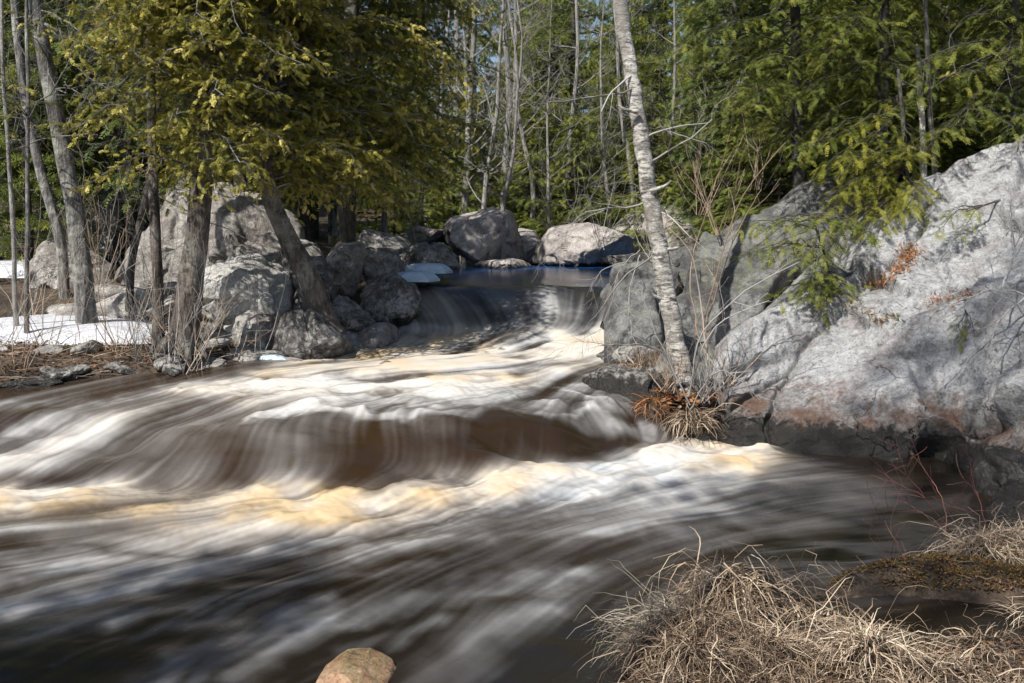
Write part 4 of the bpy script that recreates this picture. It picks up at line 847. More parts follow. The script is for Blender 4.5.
# upright cedar clump, left
def foreground_cedar(stems, label, boughs, bark='bark_cedar', name='cedar_tree', leaf='cedar_leaf', T=T_CED, sc=1.0, rootsn=6, twig=.42, keep=1.0, deadb=8):
    """stems: list of (pixel path with depth, r0, r1); boughs: list of (start, end) world points"""
    b0 = at(*stems[0][0][0]); root = empty(name, b0, label, 'tree'); tr = MB()
    for pts, r0, r1 in stems:
        P = px_path(pts, 40); t = np.linspace(0, 1, 40); P[2:] += np.stack([.025 * fbm(np.stack([t * 5, t * 0 + r0 * 99, t * 0], -1), 2), t * 0, t * 0], -1)[2:]
        tube(tr, P - b0, r1 + (r0 - r1) * (1 - t) ** 1.1 + .5 * r0 * np.exp(-t * 28), 14, random.random(), .22)
        if rootsn:
            bb = P[0] - b0
            for k in range(rootsn):
                a = k / rootsn * 6.28 + random.uniform(-.3, .3); d = np.array([math.cos(a), math.sin(a), 0]); L = random.uniform(.08, .25)
                tube(tr, curve([bb + [0, 0, .25], bb + d * r0 * 1.3 + [0, 0, .08], bb + d * (r0 + L * .6) + [0, 0, -.03], bb + d * (r0 + L) + [0, 0, -.14]], 8), np.linspace(r0 * .5, .012, 8), 6, random.random(), .2)
    fol = Fol(); wood = MB()
    for a, b in boughs:
        a = a - b0; b = b - b0; L = np.linalg.norm(b - a); mid = (a + b) / 2 + [0, 0, .16 * L]; P = curve([a, mid, b], 9, .03 * L)
        tube(wood, P, np.linspace(.005 + .005 * L, .0025, 9), 4, random.random())
        bough(P, fol, wood, twig, .075, .048, .38, sc, .10, .003, .75, random.choice((.3, .45, .6)), keep=keep)
    for k in range(deadb):
        a, b = random.choice(boughs); a = a - b0; d = unit((b - b0) - a + rng.normal(0, .4, 3)); branching(wood, a + d * .02, d, random.uniform(.7, 1.6), .009, 3, .6, 0, 4, (2, 4), .2)
    tr.build('trunk', M[bark], root); wood.build('branches', M['bark_grey'], root)
    if fol.P: cr = MB(); fol.flush(cr, T); cr.build('crown', M[leaf], root, smooth=False)
    return root
def rand_boughs(n, axis, box, depth, L=(.9, 2.0), mask=None, far_px=9999, far_y=12.3):
    """tips spread through a part of the view's volume, each one tied back to the stem"""
    out = []; axis = px_path(axis, 40)
    while len(out) < n:
        px = random.uniform(box[0], box[2]); py = random.uniform(box[1], box[3])
        if mask and not mask(px, py): continue
        y = random.uniform(*depth)
        if px > far_px: y = random.uniform(far_y, depth[1] + .4)
        tip = at(px, py, y); k = np.argmin(np.abs(axis[:, 2] - (tip[2] + random.uniform(.0, .7)))); a = axis[k]
        v = tip - a; ln = np.linalg.norm(v)
        if ln < .5 or ln > 3.6: continue
        out.append((a, tip))
    return out
stemA = [(182,352,10.6),(188,300,10.6),(195,240,10.6),(204,150,10.6),(208,60,10.6),(212,-60,10.6),(216,-260,10.6)]
stemB = [(160,356,10.75),(158,300,10.8),(154,220,10.8),(152,120,10.9),(150,0,11),(146,-200,11)]
def maskA(px, py):
    if vnoise(np.array([px / 42., py / 34., 3.])) > .42: return False
    lim = np.interp(px, [40, 90, 130, 180, 240, 290, 330], [190, 215, 190, 215, 235, 205, 160]); return py < lim - 12
foreground_cedar([(stemA, .15, .07), (stemB, .065, .04)], 'twin-trunk upright cedar at the water edge left of the pale square boulder',
    rand_boughs(165, stemA, (60, -160, 330, 240), (9.3, 12.4), mask=maskA))
stemC = [(330,335,11.4),(310,278,11.4),(290,240,11.4),(272,200,11.35),(262,150,11.3),(262,80,11.3),(268,-60,11.3),(272,-240,11.3)]
def maskC(px, py):
    if vnoise(np.array([px / 42., py / 34., 8.])) > .42: return False
    lim = np.interp(px, [230, 270, 330, 380, 430, 480, 505], [190, 200, 215, 245, 230, 190, 130]); return py < lim - 12
foreground_cedar([(stemC, .135, .07)], 'leaning cedar whose trunk curves up from the rocks beside the falls', rand_boughs(140, stemC, (240, -160, 505, 245), (10.0, 13.4), mask=maskC, far_px=385), rootsn=0)
stemD = [(345,262,13.6),(348,200,13.6),(350,100,13.6),(352,-60,13.6),(354,-220,13.6)]
def maskD(px, py): return py < np.interp(px, [330, 380, 440, 490, 500], [200, 225, 215, 190, 100]) - 10
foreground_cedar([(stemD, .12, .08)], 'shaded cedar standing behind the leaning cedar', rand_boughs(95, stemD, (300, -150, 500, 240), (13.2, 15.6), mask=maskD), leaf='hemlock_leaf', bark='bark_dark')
stemE = [(240,285,14.2),(240,200,14.2),(236,100,14.2),(236,-100,14.2)]
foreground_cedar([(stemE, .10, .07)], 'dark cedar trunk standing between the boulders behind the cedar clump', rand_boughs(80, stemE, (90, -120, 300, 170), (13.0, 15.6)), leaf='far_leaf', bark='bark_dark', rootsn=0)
# left leaning grey tree and its neighbours
foreground_cedar([([(88,345,11.6),(84,280,11.6),(76,215,11.6),(62,150,11.6),(50,90,11.6),(36,0,11.6),(20,-150,11.6)], .12, .075)], 'grey leaning trunk with lichen rising from the snow at left',
    [(at(50, 90, 11.6), at(110, 130, 11)), (at(60, 140, 11.6), at(120, 78, 11)), (at(40, 20, 11.6), at(95, 75, 10.8)), (at(45, 50, 11.6), at(0, 30, 11))], bark='bark_grey', keep=.25, deadb=7)
foreground_cedar([([(68,318,13.4),(60,240,13.4),(40,170,13.5),(24,100,13.6),(14,0,13.7),(8,-140,13.8)], .07, .05)], 'thinner grey trunk behind the leaning trunk at far left',
    [(at(24, 100, 13.6), at(-30, 60, 13)), (at(14, 20, 13.7), at(60, 40, 13))], bark='bark_grey', keep=.3, deadb=5, name='bare_tree', rootsn=3)
for k, (pts, r0, lb) in enumerate([
  ([(16,345,11.3),(15,250,11.3),(10,150,11.3),(4,60,11.3),(2,-60,11.3)], .03, 'slim pale stem at the left edge of the snow'),
  ([(26,352,11.0),(28,230,11.0),(29,120,11.0),(28,20,11),(30,-90,11)], .026, 'straight thin trunk just right of the slim pale stem'),
  ([(130,335,12.2),(133,260,12.2),(148,190,12.2),(158,110,12.2),(160,20,12.2),(160,-90,12.2)], .05, 'slender dark stem growing beside the brownish square block'),
  ([(305,245,16),(303,180,16),(306,80,16),(304,-60,16)], .09, 'dark straight trunk seen between the leaning cedar and the woods'),
  ([(333,236,17),(334,150,17),(330,20,17),(332,-60,17)], .07, 'pale lichen-spotted trunk behind the ribbed grey rock'),
  ([(384,240,16.5),(386,150,16.5),(380,0,16.5),(382,-60,16.5)], .05, 'slim grey trunk rising behind the falls boulder'),
  ([(936,196,11.8),(934,150,11.8),(930,90,11.8),(926,0,11.8),(922,-80,11.8)], .035, 'dark sapling stem growing from the top of the huge boulder')]):
    foreground_cedar([(pts, r0, r0 * .6)], lb, [(at(pts[2][0], pts[2][1], pts[2][2]), at(pts[2][0] + 30 * (-1) ** k, pts[2][1] - 50, pts[2][2] - .4)), (at(*pts[3]), at(pts[3][0] - 40 * (-1) ** k, pts[3][1] - 20, pts[3][2]))], bark=['bark_pale', 'bark_grey', 'bark_dark', 'bark_dark', 'bark_grey', 'bark_grey', 'bark_dark'][k], keep=.12, deadb=4, name='bare_tree', rootsn=0)
# dead snag, white
root = empty('dead_snag', at(924, 175, 12.4), 'bleached white dead stem standing among the evergreens above the boulder', 'dead tree'); b0 = np.array(root.location); mb = MB()
P = px_path([(924,185,12.4),(922,140,12.4),(921,95,12.4),(918,60,12.4),(917,44,12.4)], 14, .006) - b0; tube(mb, P, np.linspace(.045, .022, 14), 8, .5, .2); mb.build('trunk', M['dead_wood'], root)
mb = MB()
for s, dx in ((.6, -.25), (.75, .2), (.9, -.15)):
    q = P[int(s * 13)]; branching(mb, q, (dx, 0, .12), .35, .01, 2, .5)
mb.build('branches', M['dead_wood'], root)

# right-hand evergreens: limbs reaching across the boulder
def evergreen(stem, r0, tips, label, leaf, T=T_HEM, sc=1.05, twig=.40, name='hemlock_tree', bark='bark_dark', keep=1, sst=.07, step=.10, drp=.4, br=.5):
    b0 = at(*stem[0]); root = empty(name, b0, label, 'tree'); tr = MB(); P = px_path(stem, 24) - b0; tube(tr, P, np.linspace(r0, r0 * .5, 24), 9, .5, .15)
    fol = Fol(); wood = MB()
    for a, b in tips:
        a = a - b0; b = b - b0; L = np.linalg.norm(b - a); Q = curve([a, (a + b) / 2 + [0, 0, .12 * L], b], 9, .025 * L); tube(wood, Q, np.linspace(.004 + .004 * L, .002, 9), 4, random.random())
        bough(Q, fol, wood, twig, step, sst, drp, sc, .15, .003, .25, br, keep=keep)
    tr.build('trunk', M[bark], root); wood.build('branches', M['bark_dark'], root); cr = MB(); fol.flush(cr, T); cr.build('crown', M[leaf], root, smooth=False)
    return root
def tips_from(stem, n, box, depth, mx=3.2, mask=None, mn=.4):
    out = []; ax = px_path(stem, 60); g = 0
    while len(out) < n and g < 9000:
        g += 1; px = random.uniform(box[0], box[2]); py = random.uniform(box[1], box[3]); y = random.uniform(*depth)
        if mask and not mask(px, py): continue
        t = at(px, py, y); k = np.argmin(np.abs(ax[:, 2] - (t[2] + random.uniform(-.1, .5)))); ln = np.linalg.norm(t - ax[k])
        if mn < ln < mx: out.append((ax[k], t))
    return out
s1 = [(800,215,13.6),(798,120,13.6),(795,0,13.6),(790,-160,13.6)]
evergreen(s1, .10, tips_from(s1, 75, (640, -120, 900, 185), (11.6, 15), 3.0, lambda a, b: b < np.interp(a, [640, 680, 720, 790, 900], [60, 150, 150, 190, 190]) - 8), 'dense hemlock whose drooping sprays hang between the birch and the boulder', 'hemlock_leaf')
s2 = [(880,200,12.6),(882,110,12.6),(884,0,12.6),(886,-160,12.6)]
evergreen(s2, .09, tips_from(s2, 80, (760, -120, 1000, 190), (11.4, 13.6), 2.6, lambda a, b: b < np.interp(a, [760, 870, 930, 1000], [170, 195, 165, 130])), 'bushy hemlock rising behind the top of the huge boulder', 'hemlock_leaf')
s3 = [(1010,130,12.4),(1012,60,12.4),(1014,-40,12.4),(1016,-180,12.4)]
evergreen(s3, .09, tips_from(s3, 75, (880, -120, 1110, 145), (10.8, 13.4), 2.6, lambda a, b: b < np.interp(a, [880, 960, 1100], [150, 140, 120])), 'hemlock with low layered boughs at the top right corner', 'hemlock_leaf')
s4 = [(908,195,11.35),(906,160,11.3),(902,110,11.2),(898,70,11.2)]
evergreen(s4, .035, tips_from(s4, 46, (815, 140, 935, 270), (10.5, 11.4), 1.7, None, .2), 'small yellow-green hemlock spilling over the upper edge of the boulder', 'yellow_leaf', sc=1.0, twig=.30)
s5 = [(838,292,10.75),(830,270,10.7),(820,240,10.7),(812,215,10.7)]
evergreen(s5, .02, tips_from(s5, 40, (735, 225, 875, 335), (9.95, 10.7), 1.25, None, .15), 'low dark hemlock sapling in the crevice between the slab and the boulder', 'hemlock_leaf', sc=.95, twig=.24)
for (st, tp, lb, lf) in [
  ([(1000,200,10.6),(985,205,10.5),(965,212,10.4)], [((985,205,10.5),(930,238,10.2)), ((975,208,10.4),(945,215,10.2)), ((985,205,10.5),(960,235,10.2))], 'single hemlock spray lying on the bright face of the boulder', 'hemlock_leaf'),
  ([(975,330,9.4),(970,320,9.3),(965,310,9.2)], [((965,310,9.2),(958,345,9.05)), ((966,312,9.2),(975,335,9.0))], 'small hanging sprig of green needles on the shaded boulder face', 'yellow_leaf')]:
    evergreen(st, .012, [(at(*a), at(*b)) for a, b in tp], lb, lf, sc=.75, twig=.14, sst=.06, step=.06, name='hemlock_sprig')

# trees on this side of the river, behind the photographer: their shade reaches the rapids and the boulder
tall = conifer('pine_tree', 18.5, .12, 11.6, 2.0, T_PINEF, 'pine_leaf', 'bark_dark', 'tall high-crowned pine on the near bank outside the view whose shade dapples the huge boulder', .75, .3, .1, 1.1, .8, .5, .2, tstep=.24, dead=False)
tall.location = (-4.4, -1.4, .3)
SH = [(-6.3, -.6, 'pine', 1, .78), (-9.6, 2.6, 'pine', 0, .66), (-11.5, 4.6, 'bare', 1, .9), (-8.2, -2.2, 'pine', 1, 1.1)]
for i, (x, y, k, j, s) in enumerate(SH):
    o = copy_thing(proto[k][j], (x, y, gz(x, y)), i * 1.3, s, 'tall tree on the near bank outside the view whose shade falls on the rapids', 'trees on the near bank'); o.location.z = max(.1, o.location.z)

# ------------------------------------------------------------------ shrubs, twigs, grass
def shrub(base, n, h, mat, label, spread=.5, r=.006, lean=(0, 0, 0), name='bare_shrub', depth=2, group=None, cat='shrub', wig=.1):
    root = empty(name, base, label, cat, group); mb = MB()
    for k in range(n):
        a = random.uniform(0, 6.28); d = np.array([math.cos(a) * spread, math.sin(a) * spread, 1]) + np.array(lean); branching(mb, rng.normal(0, .05, 3) * [1, 1, 0], d, h * random.uniform(.6, 1.15), r * random.uniform(.7, 1.2), depth, .45, .1, 4, (1, 3), wig)
    mb.build('stems', M[mat], root); return root
for px, py, y, n, h, mt, lb in [
  (8,350,11.2,3,2.6,'grey_twig','tall thin pale stems rising at the far left edge'),(70,345,11.9,4,1.9,'grey_twig','tall thin grey stems rising from the snow right of the leaning trunk'),(146,352,11.2,4,2.2,'grey_twig','tall whippy stems left of the twin-trunk cedar'),(0,372,10.6,9,.9,'grey_twig','bare grey shrub at the left edge on the bank'),(48,368,10.7,6,.8,'tan_twig','thin brown shrub in front of the snow patch'),(120,362,10.6,9,1.0,'tan_twig','bare shrub between the snow and the cedar roots'),
  (165,375,10.3,10,1.0,'grey_twig','pale tangled shrub in front of the cedar trunks'),(140,372,10.4,8,.8,'grey_twig','low tangle of twigs left of the cedar roots'),(258,352,11.0,3,.9,'grey_twig','single thin sapling in front of the leaning cedar'),
  (196,372,10.3,9,.7,'tan_twig','brown twigs crowding the foot of the upright cedar'),(178,378,10.2,8,.9,'grey_twig','pale stems rising in front of the upright cedar trunk'),(85,372,10.4,8,.6,'tan_twig','low brown twigs on the bank below the leaning trunk'),(20,384,9.9,8,.6,'tan_twig','low brown twigs at the water edge at far left'),(232,362,10.9,5,.5,'tan_twig','few brown twigs at the foot of the greenish rock'),
  (720,235,12.6,8,1.0,'tan_twig','brown twiggy shrub on top of the grey slab'),(655,262,13.6,7,.9,'grey_twig','grey twiggy shrub behind the birch'),(600,250,19,8,1.5,'grey_twig','grey brush on the sloping slab across the pool'),(560,250,21,8,1.6,'grey_twig','brush between the far boulders across the pool'),
  (700,215,15,8,1.3,'tan_twig','reddish brown brush at the edge of the woods behind the slab'),(760,190,14,8,1.2,'tan_twig','brown brush behind the slab top'),(410,240,17,7,1.3,'grey_twig','grey brush behind the ice slabs'),(100,300,13.5,8,1.2,'tan_twig','brown brush among the left boulders'),(30,330,12.5,8,1.1,'tan_twig','brown brush behind the snow patch')]:
    shrub(at(px, py, y), n, h, mt, lb)
def long_twigs(paths, mat, label, name='bare_shrub', r=.007, kids=3):
    b0 = at(*paths[0][0]); root = empty(name, b0, label, 'shrub'); mb = MB()
    for p in paths:
        P = px_path(p, 14, .006) - b0; tube(mb, P, np.linspace(r, r * .35, 14), 5, random.random())
        for k in range(kids):
            i = random.randint(4, 12); branching(mb, P[i], unit(P[i] - P[i - 1]) + rng.normal(0, .5, 3), random.uniform(.15, .4), r * .45, 1, .5, .05, 3, (1, 3))
    mb.build('stems', M[mat], root)
long_twigs([[(702,330,9.4),(712,290,9.3),(740,200,9.2),(786,142,9.1)],[(705,335,9.4),(730,250,9.3),(760,190,9.2)],[(700,340,9.4),(690,280,9.3),(700,230,9.3)],[(708,360,9.3),(700,300,9.3),(690,250,9.2),(650,215,9.1)]], 'tan_twig', 'long brown arching twigs rising right of the birch trunk', r=.009)
long_twigs([[(690,400,9.4),(700,340,9.2),(740,295,9.1),(800,262,9.0)],[(688,400,9.4),(712,330,9.2),(770,300,9.1)],[(690,410,9.3),(720,370,9.1),(760,400,9.0)],[(680,400,9.4),(660,350,9.2),(600,345,9.1)],[(690,405,9.3),(655,330,9.2),(640,285,9.2)]], 'grey_twig', 'tangle of bleached bare twigs at the foot of the birch', r=.010, kids=5)
long_twigs([[(640,250,10.6),(620,270,10.5),(612,300,10.4),(598,335,10.3)],[(640,255,10.6),(630,290,10.4),(628,330,10.3)],[(625,262,10.5),(600,272,10.4),(590,292,10.4)]], 'grey_twig', 'thin drooping twigs hanging over the falls left of the birch', name='hanging_twigs', r=.006, kids=6)
long_twigs([[(1040,300,8.6),(1000,290,8.5),(960,300,8.5),(925,318,8.5)],[(1040,330,8.5),(1010,300,8.4),(985,290,8.4)],[(1035,290,8.6),(1000,320,8.4),(990,350,8.4)],[(1000,290,8.5),(1015,250,8.8),(1008,210,8.9)]], 'dead_wood', 'bleached dead branch spreading across the shaded face of the boulder', name='dead_branch', r=.010, kids=6)
long_twigs([[(965,545,6.2),(940,520,6.2),(915,485,6.2),(888,462,6.2)],[(960,560,6.1),(930,520,6.1),(900,500,6.1)],[(950,560,6.1),(945,510,6.2),(932,480,6.3)],[(930,600,5.8),(905,560,5.8),(885,520,5.9)],[(925,590,5.8),(900,570,5.8),(890,555,5.8)],[(975,560,6.2),(985,520,6.3),(975,490,6.4)]], 'red_twig', 'bare red-barked shrub leaning over the dark pool beside the grass', r=.005, kids=4)

def grass_clump(base, n, L, w, mat, label, spread=1.0, mound=(.5, .4, .25), lean=(0, 0), up=(.6, 1.0), name='grass_clump', seed=0, moundmat='soil', bias=.5):
    root = empty(name, base, label, 'grass clump'); mb = MB(); rg = np.random.default_rng(seed); mx, my, mz = mound
    N_ = 7; r2 = np.sqrt(rg.random(n)); a = rg.random(n) * 6.283; ox = r2 * np.cos(a) * mx; oy = r2 * np.sin(a) * my; oz = mz * (1 - r2 ** 2)
    az = a + rg.normal(0, .9, n); el = rg.uniform(up[0], up[1], n) * (1 - .45 * r2 * rg.random(n)); Ls = L * rg.uniform(.35, 1.1, n) ; drp = rg.uniform(.9, 3.0, n) + (1.0 if n > 1000 else 0)
    if n > 1000:
        cx = rg.uniform(-.8, .8, 9) * mx; cy = rg.uniform(-.7, .7, 9) * my; ci = rg.integers(0, 9, n); lx = rg.normal(0, .7, 9); ly = rg.normal(-.3, .5, 9)
        ox = cx[ci] + rg.normal(0, .055, n); oy = cy[ci] + rg.normal(0, .05, n); oz = mz * np.maximum(0, 1 - (ox / mx) ** 2 - (oy / my) ** 2); az = np.arctan2(ly[ci] + rg.normal(0, .6, n), lx[ci] + rg.normal(0, .6, n))
    P = np.zeros((n, N_, 3)); P[:, 0] = np.stack([ox, oy, oz], -1)
    hd = np.stack([np.cos(az) * spread + lean[0], np.sin(az) * spread + lean[1], 0 * az], -1); hd /= np.linalg.norm(hd, axis=1)[:, None]
    for k in range(1, N_):
        e = el - drp * (k / N_) ** 1.3; d = hd * np.cos(e)[:, None] + np.array([0, 0, 1]) * np.sin(e)[:, None] + rg.normal(0, .17, (n, 3)) + (rg.random((n, 1)) < .13) * rg.normal(0, 1.2, (n, 3)); P[:, k] = P[:, k - 1] + d * (Ls / (N_ - 1))[:, None]
        P[:, k, 2] = np.maximum(P[:, k, 2], -.12 + .02 * rg.random(n))
    side = np.cross(hd, (0, 0, 1)) ; ww = w * rg.uniform(.5, 1.3, n)[:, None] * (1 - np.linspace(0, .85, N_))[None, :]
    tw = rg.normal(0, .5, (n, 1, 1)) * np.array([0, 0, 1.]); sd = side[:, None, :] + tw; sd /= np.linalg.norm(sd, axis=-1)[..., None]
    A = P + sd * ww[..., None]; B = P - sd * ww[..., None]; V = np.stack([A, B], 2).reshape(n, -1, 3)
    f = np.array([[2 * k, 2 * k + 1, 2 * k + 3, 2 * k + 2] for k in range(N_ - 1)]); F = (f[None] + (np.arange(n) * 2 * N_)[:, None, None]).reshape(-1, 4)
    mb.add(V.reshape(-1, 3), F, np.repeat(np.clip(bias - .04 + rg.normal(0, .36, n), 0, 1), 2 * N_)); mb.build('blades', M[mat], root, smooth=False)
    m2 = MB(); th = np.linspace(0, 6.283, 40, endpoint=False); s = np.linspace(.02, 1.15, 14); X_ = s[:, None] * np.cos(th) * mx; Y_ = s[:, None] * np.sin(th) * my; Z_ = mz * (1 - s[:, None] ** 2) - .03 + 0 * X_
    Q = np.stack([X_, Y_, Z_], -1); Q += (.05 * fbm(Q * 7 + seed, 3))[..., None]; m2.add(Q.reshape(-1, 3), grid_faces(14, 40, True)); m2.add(np.vstack([Q[0], Q[0].mean(0)]), [[i, (i + 1) % 40, 40] for i in range(40)])
    m2.build('root_mound', M[moundmat], root)
    return root
GC = [((742,645,5.0), 1250, .42, .0042, 'straw', 'big tousled mound of dry straw grass at the bottom centre-right', 1, (.32,.26,.34), (0,0), (.2,1.3), .42),
      ((675,690,4.75), 500, .36, .0034, 'straw_grey', 'grey shaded grass tuft trailing into the water at the left of the big mound', 1, (.26,.26,.20), (-.5,-.2), (.2,1.0), .35),
      ((800,675,4.7), 420, .32, .0036, 'straw', 'matted dry grass on the right flank of the big mound', 1, (.34,.26,.20), (.3,-.2), (.2,.9), .38),
      ((868,735,4.3), 520, .28, .0036, 'straw', 'pale combed tussock of straw grass at the bottom edge', 1, (.16,.14,.16), (.1,-.3), (.5,1.2), .62),
      ((935,725,4.2), 220, .20, .003, 'straw', 'short brownish grass tuft right of the pale tussock', 1, (.2,.14,.1), (.1,-.3), (.3,1.1), .42),
      ((990,585,5.95), 700, .36, .0034, 'straw', 'arching tan grass clump at the right edge above the moss', 1, (.24,.2,.14), (.1,-.3), (.3,1.2), .6),
      ((1045,595,5.9), 500, .36, .0034, 'straw', 'dry grass clump cut by the right edge of the picture', 1, (.24,.2,.14), (-.3,-.3), (.2,1.1), .6),
      ((1040,640,5.1), 200, .22, .003, 'straw', 'sparse dry grass near the right edge beside the little pool', 1, (.2,.15,.06), (-.4,-.2), (.1,.9), .45)]
for i, (b, n, L, w, mt, lb, sprd, md, ln, up, bias) in enumerate(GC):
    q = at(*b); q[2] = max(q[2], gz(q[0], q[1])) if i > 8 else q[2]
    g = gz(q[0], q[1]); q[2] = min(max(q[2], g - .02), g + .12)
    grass_clump(q, n, L, w, mt, lb, sprd, md, ln, up, seed=i + 3, bias=bias)
q = at(955, 590, 5.65); q[2] = gz(q[0], q[1]); 
grass_clump(at(925, 600, 5.6) , 26, .16, .0035, 'green_blade', 'few fresh green blades sprouting from the orange moss', 1, (.22,.05,.03), (0,-.2), (.6,1.3), seed=77, bias=.7)
for i, (px, py, y, n, L, md, bias, lb) in enumerate([(668,715,4.45,260,.30,(.2,.16,.12),.3,'grey-brown tuft at the bottom edge where the bank meets the water'),(690,725,4.3,520,.32,(.2,.16,.14),.25,'straw tuft at the bottom edge left of the tussock, under the big mound'),(970,735,4.1,180,.2,(.25,.16,.08),.3,'dark brown grass cut by the bottom edge near the right corner'),
    (700,683,4.6,420,.34,(.2,.16,.18),.3,'dark tangled grass tuft below the left flank of the big mound'),(770,700,4.4,420,.30,(.2,.16,.12),.45,'flattened straw tuft at the bottom edge below the big mound'),
(985,690,4.5,260,.20,(.25,.15,.06),.2,'matted brown grass in the bottom right corner')]):
    q = at(px, py, y); q[2] = gz(q[0], q[1]) - .01; grass_clump(q, n, L, .003, 'straw', lb, 1, md, (.1, -.2), (.0, 1.1), seed=90 + i, bias=bias)
for i, (px, y) in enumerate([(665,4.12),(705,4.05),(760,4.12),(815,4.02),(905,4.0),(1010,4.0)]):
    q = at(px, 700, y); q[2] = gz(q[0], q[1]) - .01; grass_clump(q, 300, .2, .003, 'straw', 'short matted brown tuft along the bottom edge of the picture', 1, (.16,.12,.04), (.2 * math.sin(i * 3), -.2), (.0, 1.1), seed=190 + i, bias=.08 + .2 * ((i * 7) % 3) / 2)['group'] = 'short tufts along the bottom edge'
# grass and twigs round the birch foot
grass_clump(at(652, 412, 9.4), 130, .30, .005, 'orange_needles', 'rusty orange dead fern fronds hanging at the birch roots', 1, (.14,.14,.14), (-.2,-.5), (.0,.8), seed=21, name='dead_fern')
grass_clump(at(690, 425, 9.2), 200, .42, .005, 'straw', 'straw coloured grass hanging beside the birch roots', 1, (.14,.12,.12), (.1,-.5), (.0,1.0), seed=22)
grass_clump(at(100, 382, 10.2), 90, .6, .005, 'orange_needles', 'tan reed stalks lying on the bank stones at left', 1, (.3,.12,.03), (.2,-.5), (.0,.4), seed=23, name='dead_reeds')

def litter(name, x0, x1, y0, y1, n, s, mat, label, cond=None, zoff=.01, seed=0, kind='stuff', zfun=None):
    rg = np.random.default_rng(seed); x = rg.uniform(x0, x1, n); y = rg.uniform(y0, y1, n); z = (zfun or ground_z)(x, y)
    keep = np.ones(n, bool)
    if cond is not None: keep = cond(x, y, z)
    x, y, z = x[keep], y[keep], z[keep]; n = len(x)
    if n == 0: return
    V, F = np.array([[-1, -.2, 0], [0, -.55, .15], [1, 0, .35], [0, .55, .1]], float), np.array([[0, 1, 2, 3]])
    mb = MB(); place(mb, (V, F), np.stack([x, y, z + zoff + rg.random(n) * .02], -1), rg.normal(size=(n, 3)) * [1, 1, .35], np.array([0, 0, 1.]) + rg.normal(0, .45, (n, 3)), s * rg.uniform(.5, 1.4, n), rg.random(n))
    tag(mb.build(name, M[mat], smooth=False), label, 'ground cover', kind=kind)
litter('leaf_litter', -9, -1.5, 9.4, 20, 60000, .018, 'litter', 'brown fallen leaves and needles covering the left bank', lambda x, y, z: (z > water_z(x, y) + .03))
litter('leaf_litter', 1.6, 10, 12.5, 24, 30000, .025, 'litter', 'brown fallen leaves on the forest floor behind the right boulders', lambda x, y, z: (z > 1.5))
litter('leaf_litter', .2, 4.5, 3.6, 6.8, 34000, .010, 'litter', 'small dead leaves and bits covering the near bank', lambda x, y, z: (z > .04))
litter('moss', 1.3, 3.6, 5.1, 6.0, 26000, .008, 'moss', 'orange and green moss cushion beside the dark pool', lambda x, y, z: (z > .03) & (y > 5.12 + .1 * (x - 1)) & (fbm(np.stack([x * 3, y * 3, 0 * x], -1), 2) > -.35), zoff=.015, seed=4)

def fallen(name, x0, x1, y0, y1, n, L, r, mat, label, cond, seed):
    rg = np.random.default_rng(seed); mb = MB(); k = 0
    while k < n:
        x, y = rg.uniform(x0, x1), rg.uniform(y0, y1); z = gz(x, y)
        if not cond(x, y, z): k += .02; continue
        a = rg.uniform(0, 6.28); l = L * rg.uniform(.3, 1.2); d = np.array([math.cos(a), math.sin(a), rg.uniform(-.05, .35)]); P = np.array([x, y, z + .01]) + d * np.linspace(0, l, 5)[:, None] + rg.normal(0, .03 * l, (5, 3)) * np.linspace(0, 1, 5)[:, None]
        tube(mb, P, np.linspace(r, r * .4, 5), 3, rg.random()); k += 1
    tag(mb.build(name, M[mat]), label, 'ground cover', kind='stuff')
fallen('fallen_twigs', .5, 3.6, 4.0, 6.0, 420, .16, .0022, 'tan_twig', 'fallen twigs and stems strewn over the near bank', lambda x, y, z: z > .02, 5)
fallen('fallen_twigs', -7, -1.6, 9.6, 13, 1500, .30, .0045, 'tan_twig', 'fallen sticks strewn over the left bank', lambda x, y, z: z > water_z(np.array([x]), np.array([y]))[0], 6)
SMALL = {}
def stones(n, x0, x1, f, size, mat, group, label, seed, cond):
    rg = np.random.default_rng(seed); protos = []
    k = 0; tries = 0
    while k < n and tries < 5000:
        tries += 1; x = rg.uniform(x0, x1); y = f(x) + rg.normal(0, .22); z = gz(x, y)
        if not cond(x, y, z): continue
        sz = size * rg.uniform(.5, 1.6)
        if len(protos) < 4:
            o = rock([(512 + 30 * math.cos(t) * rg.uniform(.8, 1.2), 300 + 20 * math.sin(t) * rg.uniform(.8, 1.2)) for t in np.linspace(0, 6.28, 9)[:-1]], 10, .26, mat, label, seed=seed * 10 + len(protos), amp=.09, facets=10, group=group, name='stone', cat='stone', NA=60, NR=26, lean=0)
            protos.append(o)
        else: o = protos[k % 4].copy(); SC.collection.objects.link(o)
        o.location = (x, y, z - .4 * sz * .5); o.rotation_euler = (rg.uniform(-.3, .3), rg.uniform(-.3, .3), rg.uniform(0, 6.28)); sc = sz / .4; o.scale = (sc * rg.uniform(.9, 1.9), sc, sc * rg.uniform(.45, .8)); k += 1
stones(20, -3.5, -1.5, lambda x: 12.2 + .2 * math.sin(x * 9), .36, 'granite_bank', 'broken blocks on the left bank', 'angular grey block in the rubble between the big rocks beside the falls', 63, lambda x, y, z: True)
stones(12, -5.8, -3.6, lambda x: 12.9 + .3 * math.sin(x * 7), .42, 'granite_bank', 'broken blocks behind the snow', 'angular grey block lying behind the snow and the cedar clump', 64, lambda x, y, z: True)
lbx = lambda x: float(np.interp(x, LB[:12, 1], LB[:12, 0]))
stones(26, -6.2, -1.9, lambda x: lbx(x) + .05, .17, 'rock_dark', 'dark stones along the left waterline', 'small dark stone lying along the left waterline', 61, lambda x, y, z: True)
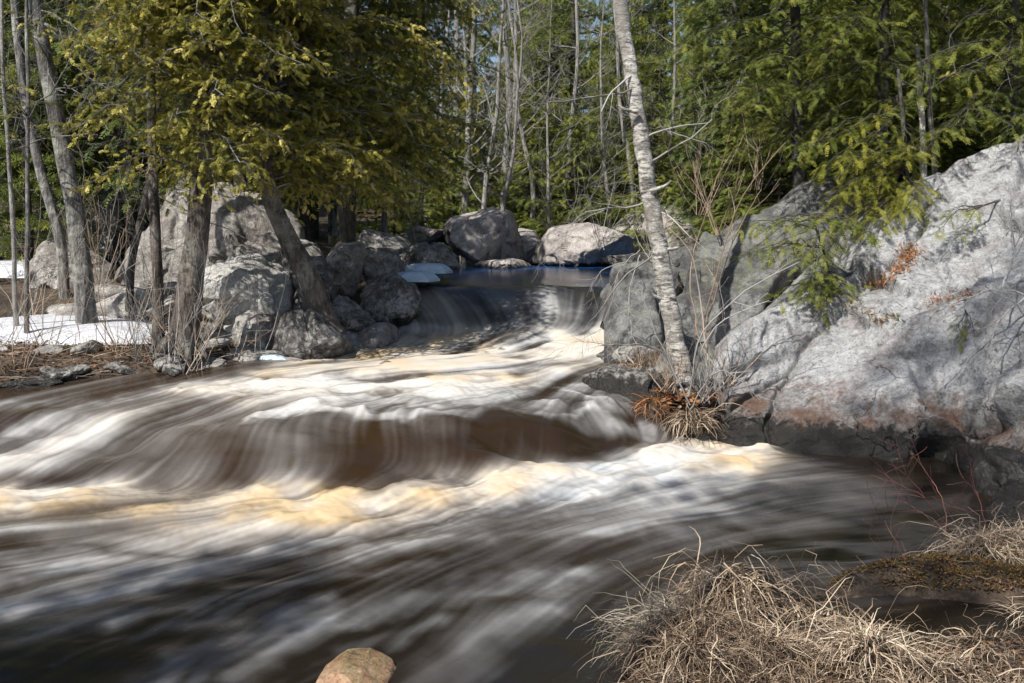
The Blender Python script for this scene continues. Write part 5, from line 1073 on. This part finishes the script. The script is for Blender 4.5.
stones(12, -6.0, -2.2, lambda x: lbx(x) + .75, .16, 'granite_bank', 'grey stones on the left bank', 'small grey stone half sunk in the leaf litter of the left bank', 62, lambda x, y, z: True)

from mathutils.bvhtree import BVHTree
me = GI.data; loc = np.array(GI.location)
bvh = BVHTree.FromPolygons([tuple(np.array(v.co) + loc) for v in me.vertices], [tuple(p.vertices) for p in me.polygons])
def on_giant(px, py):
    d = at(px, py, 1.0) - CAM; h = bvh.ray_cast(Vector(CAM), Vector(d).normalized()); return h[0], h[1]
def needle_patch(poly, n, mat, label, L=.035, seed=0, name='needle_patch'):
    rg = np.random.default_rng(seed); mb = MB(); P0 = np.array(poly, float); V, F = np.array([[-1, -.12, 0], [0, -.16, .05], [1, 0, .1], [0, .16, .05]], float), np.array([[0, 1, 2, 3]]); P = []; Nn = []
    while len(P) < n:
        i = rg.integers(0, len(P0) - 1); t = rg.random(); c = P0[i] * (1 - t) + P0[i + 1] * t + rg.normal(0, 1, 2) * [6, 3.2]
        p, q = on_giant(*c)
        if p is not None: P.append(np.array(p) + np.array(q) * rg.uniform(.004, .03)); Nn.append(np.array(q))
    P = np.array(P); Nn = np.array(Nn) + rg.normal(0, .3, (n, 3)); org = P.mean(0)
    place(mb, (V, F), P - org, rg.normal(size=(n, 3)), Nn, L * rg.uniform(.4, 1.3, n), rg.random(n)); o = mb.build(name, M[mat], smooth=False); o.location = org; tag(o, label, 'ground cover', kind='stuff')
needle_patch([(868,285),(885,280),(900,268),(912,248),(908,262)], 520, 'orange_needles', 'orange drift of fallen needles lying in a hollow of the huge boulder', seed=1)
needle_patch([(930,302),(950,300),(975,292)], 160, 'orange_needles', 'small orange streak of needles on the upper right face of the huge boulder', seed=2)
needle_patch([(846,300),(862,312),(880,318),(896,316)], 150, 'moss', 'little mossy tufts below the orange needles on the huge boulder', seed=3, name='moss_tuft')
for px, py, y, n, h, mt, lb in [(668,392,9.5,14,.45,'tan_twig','tan twigs bristling at the left of the birch foot'),(705,402,9.35,14,.5,'grey_twig','grey twigs bristling at the right of the birch foot'),(640,375,10.3,8,.35,'tan_twig','brown twigs on the rock left of the birch'),(728,385,9.7,6,.6,'tan_twig','brown twigs where the birch rock meets the huge boulder')]:
    shrub(at(px, py, y), n, h, mt, lb, spread=.9)
grass_clump(at(630, 368, 10.7), 160, .35, .004, 'tan_twig', 'brown dead stems trailing from the rock left of the birch', 1, (.3,.12,.04), (-.5,-.4), (-.1,.5), seed=301, name='dead_grass')
litter('leaf_litter', 1.2, 2.3, 9.0, 10.2, 1500, .03, 'orange_needles', 'rusty leaves caught among the birch roots', seed=9, zfun=lambda x, y: np.full_like(x, .36) + .12 * rng.random(len(x)), cond=lambda x, y, z: ((x - 1.68) / .3) ** 2 + ((y - 9.55) / .25) ** 2 < 1)
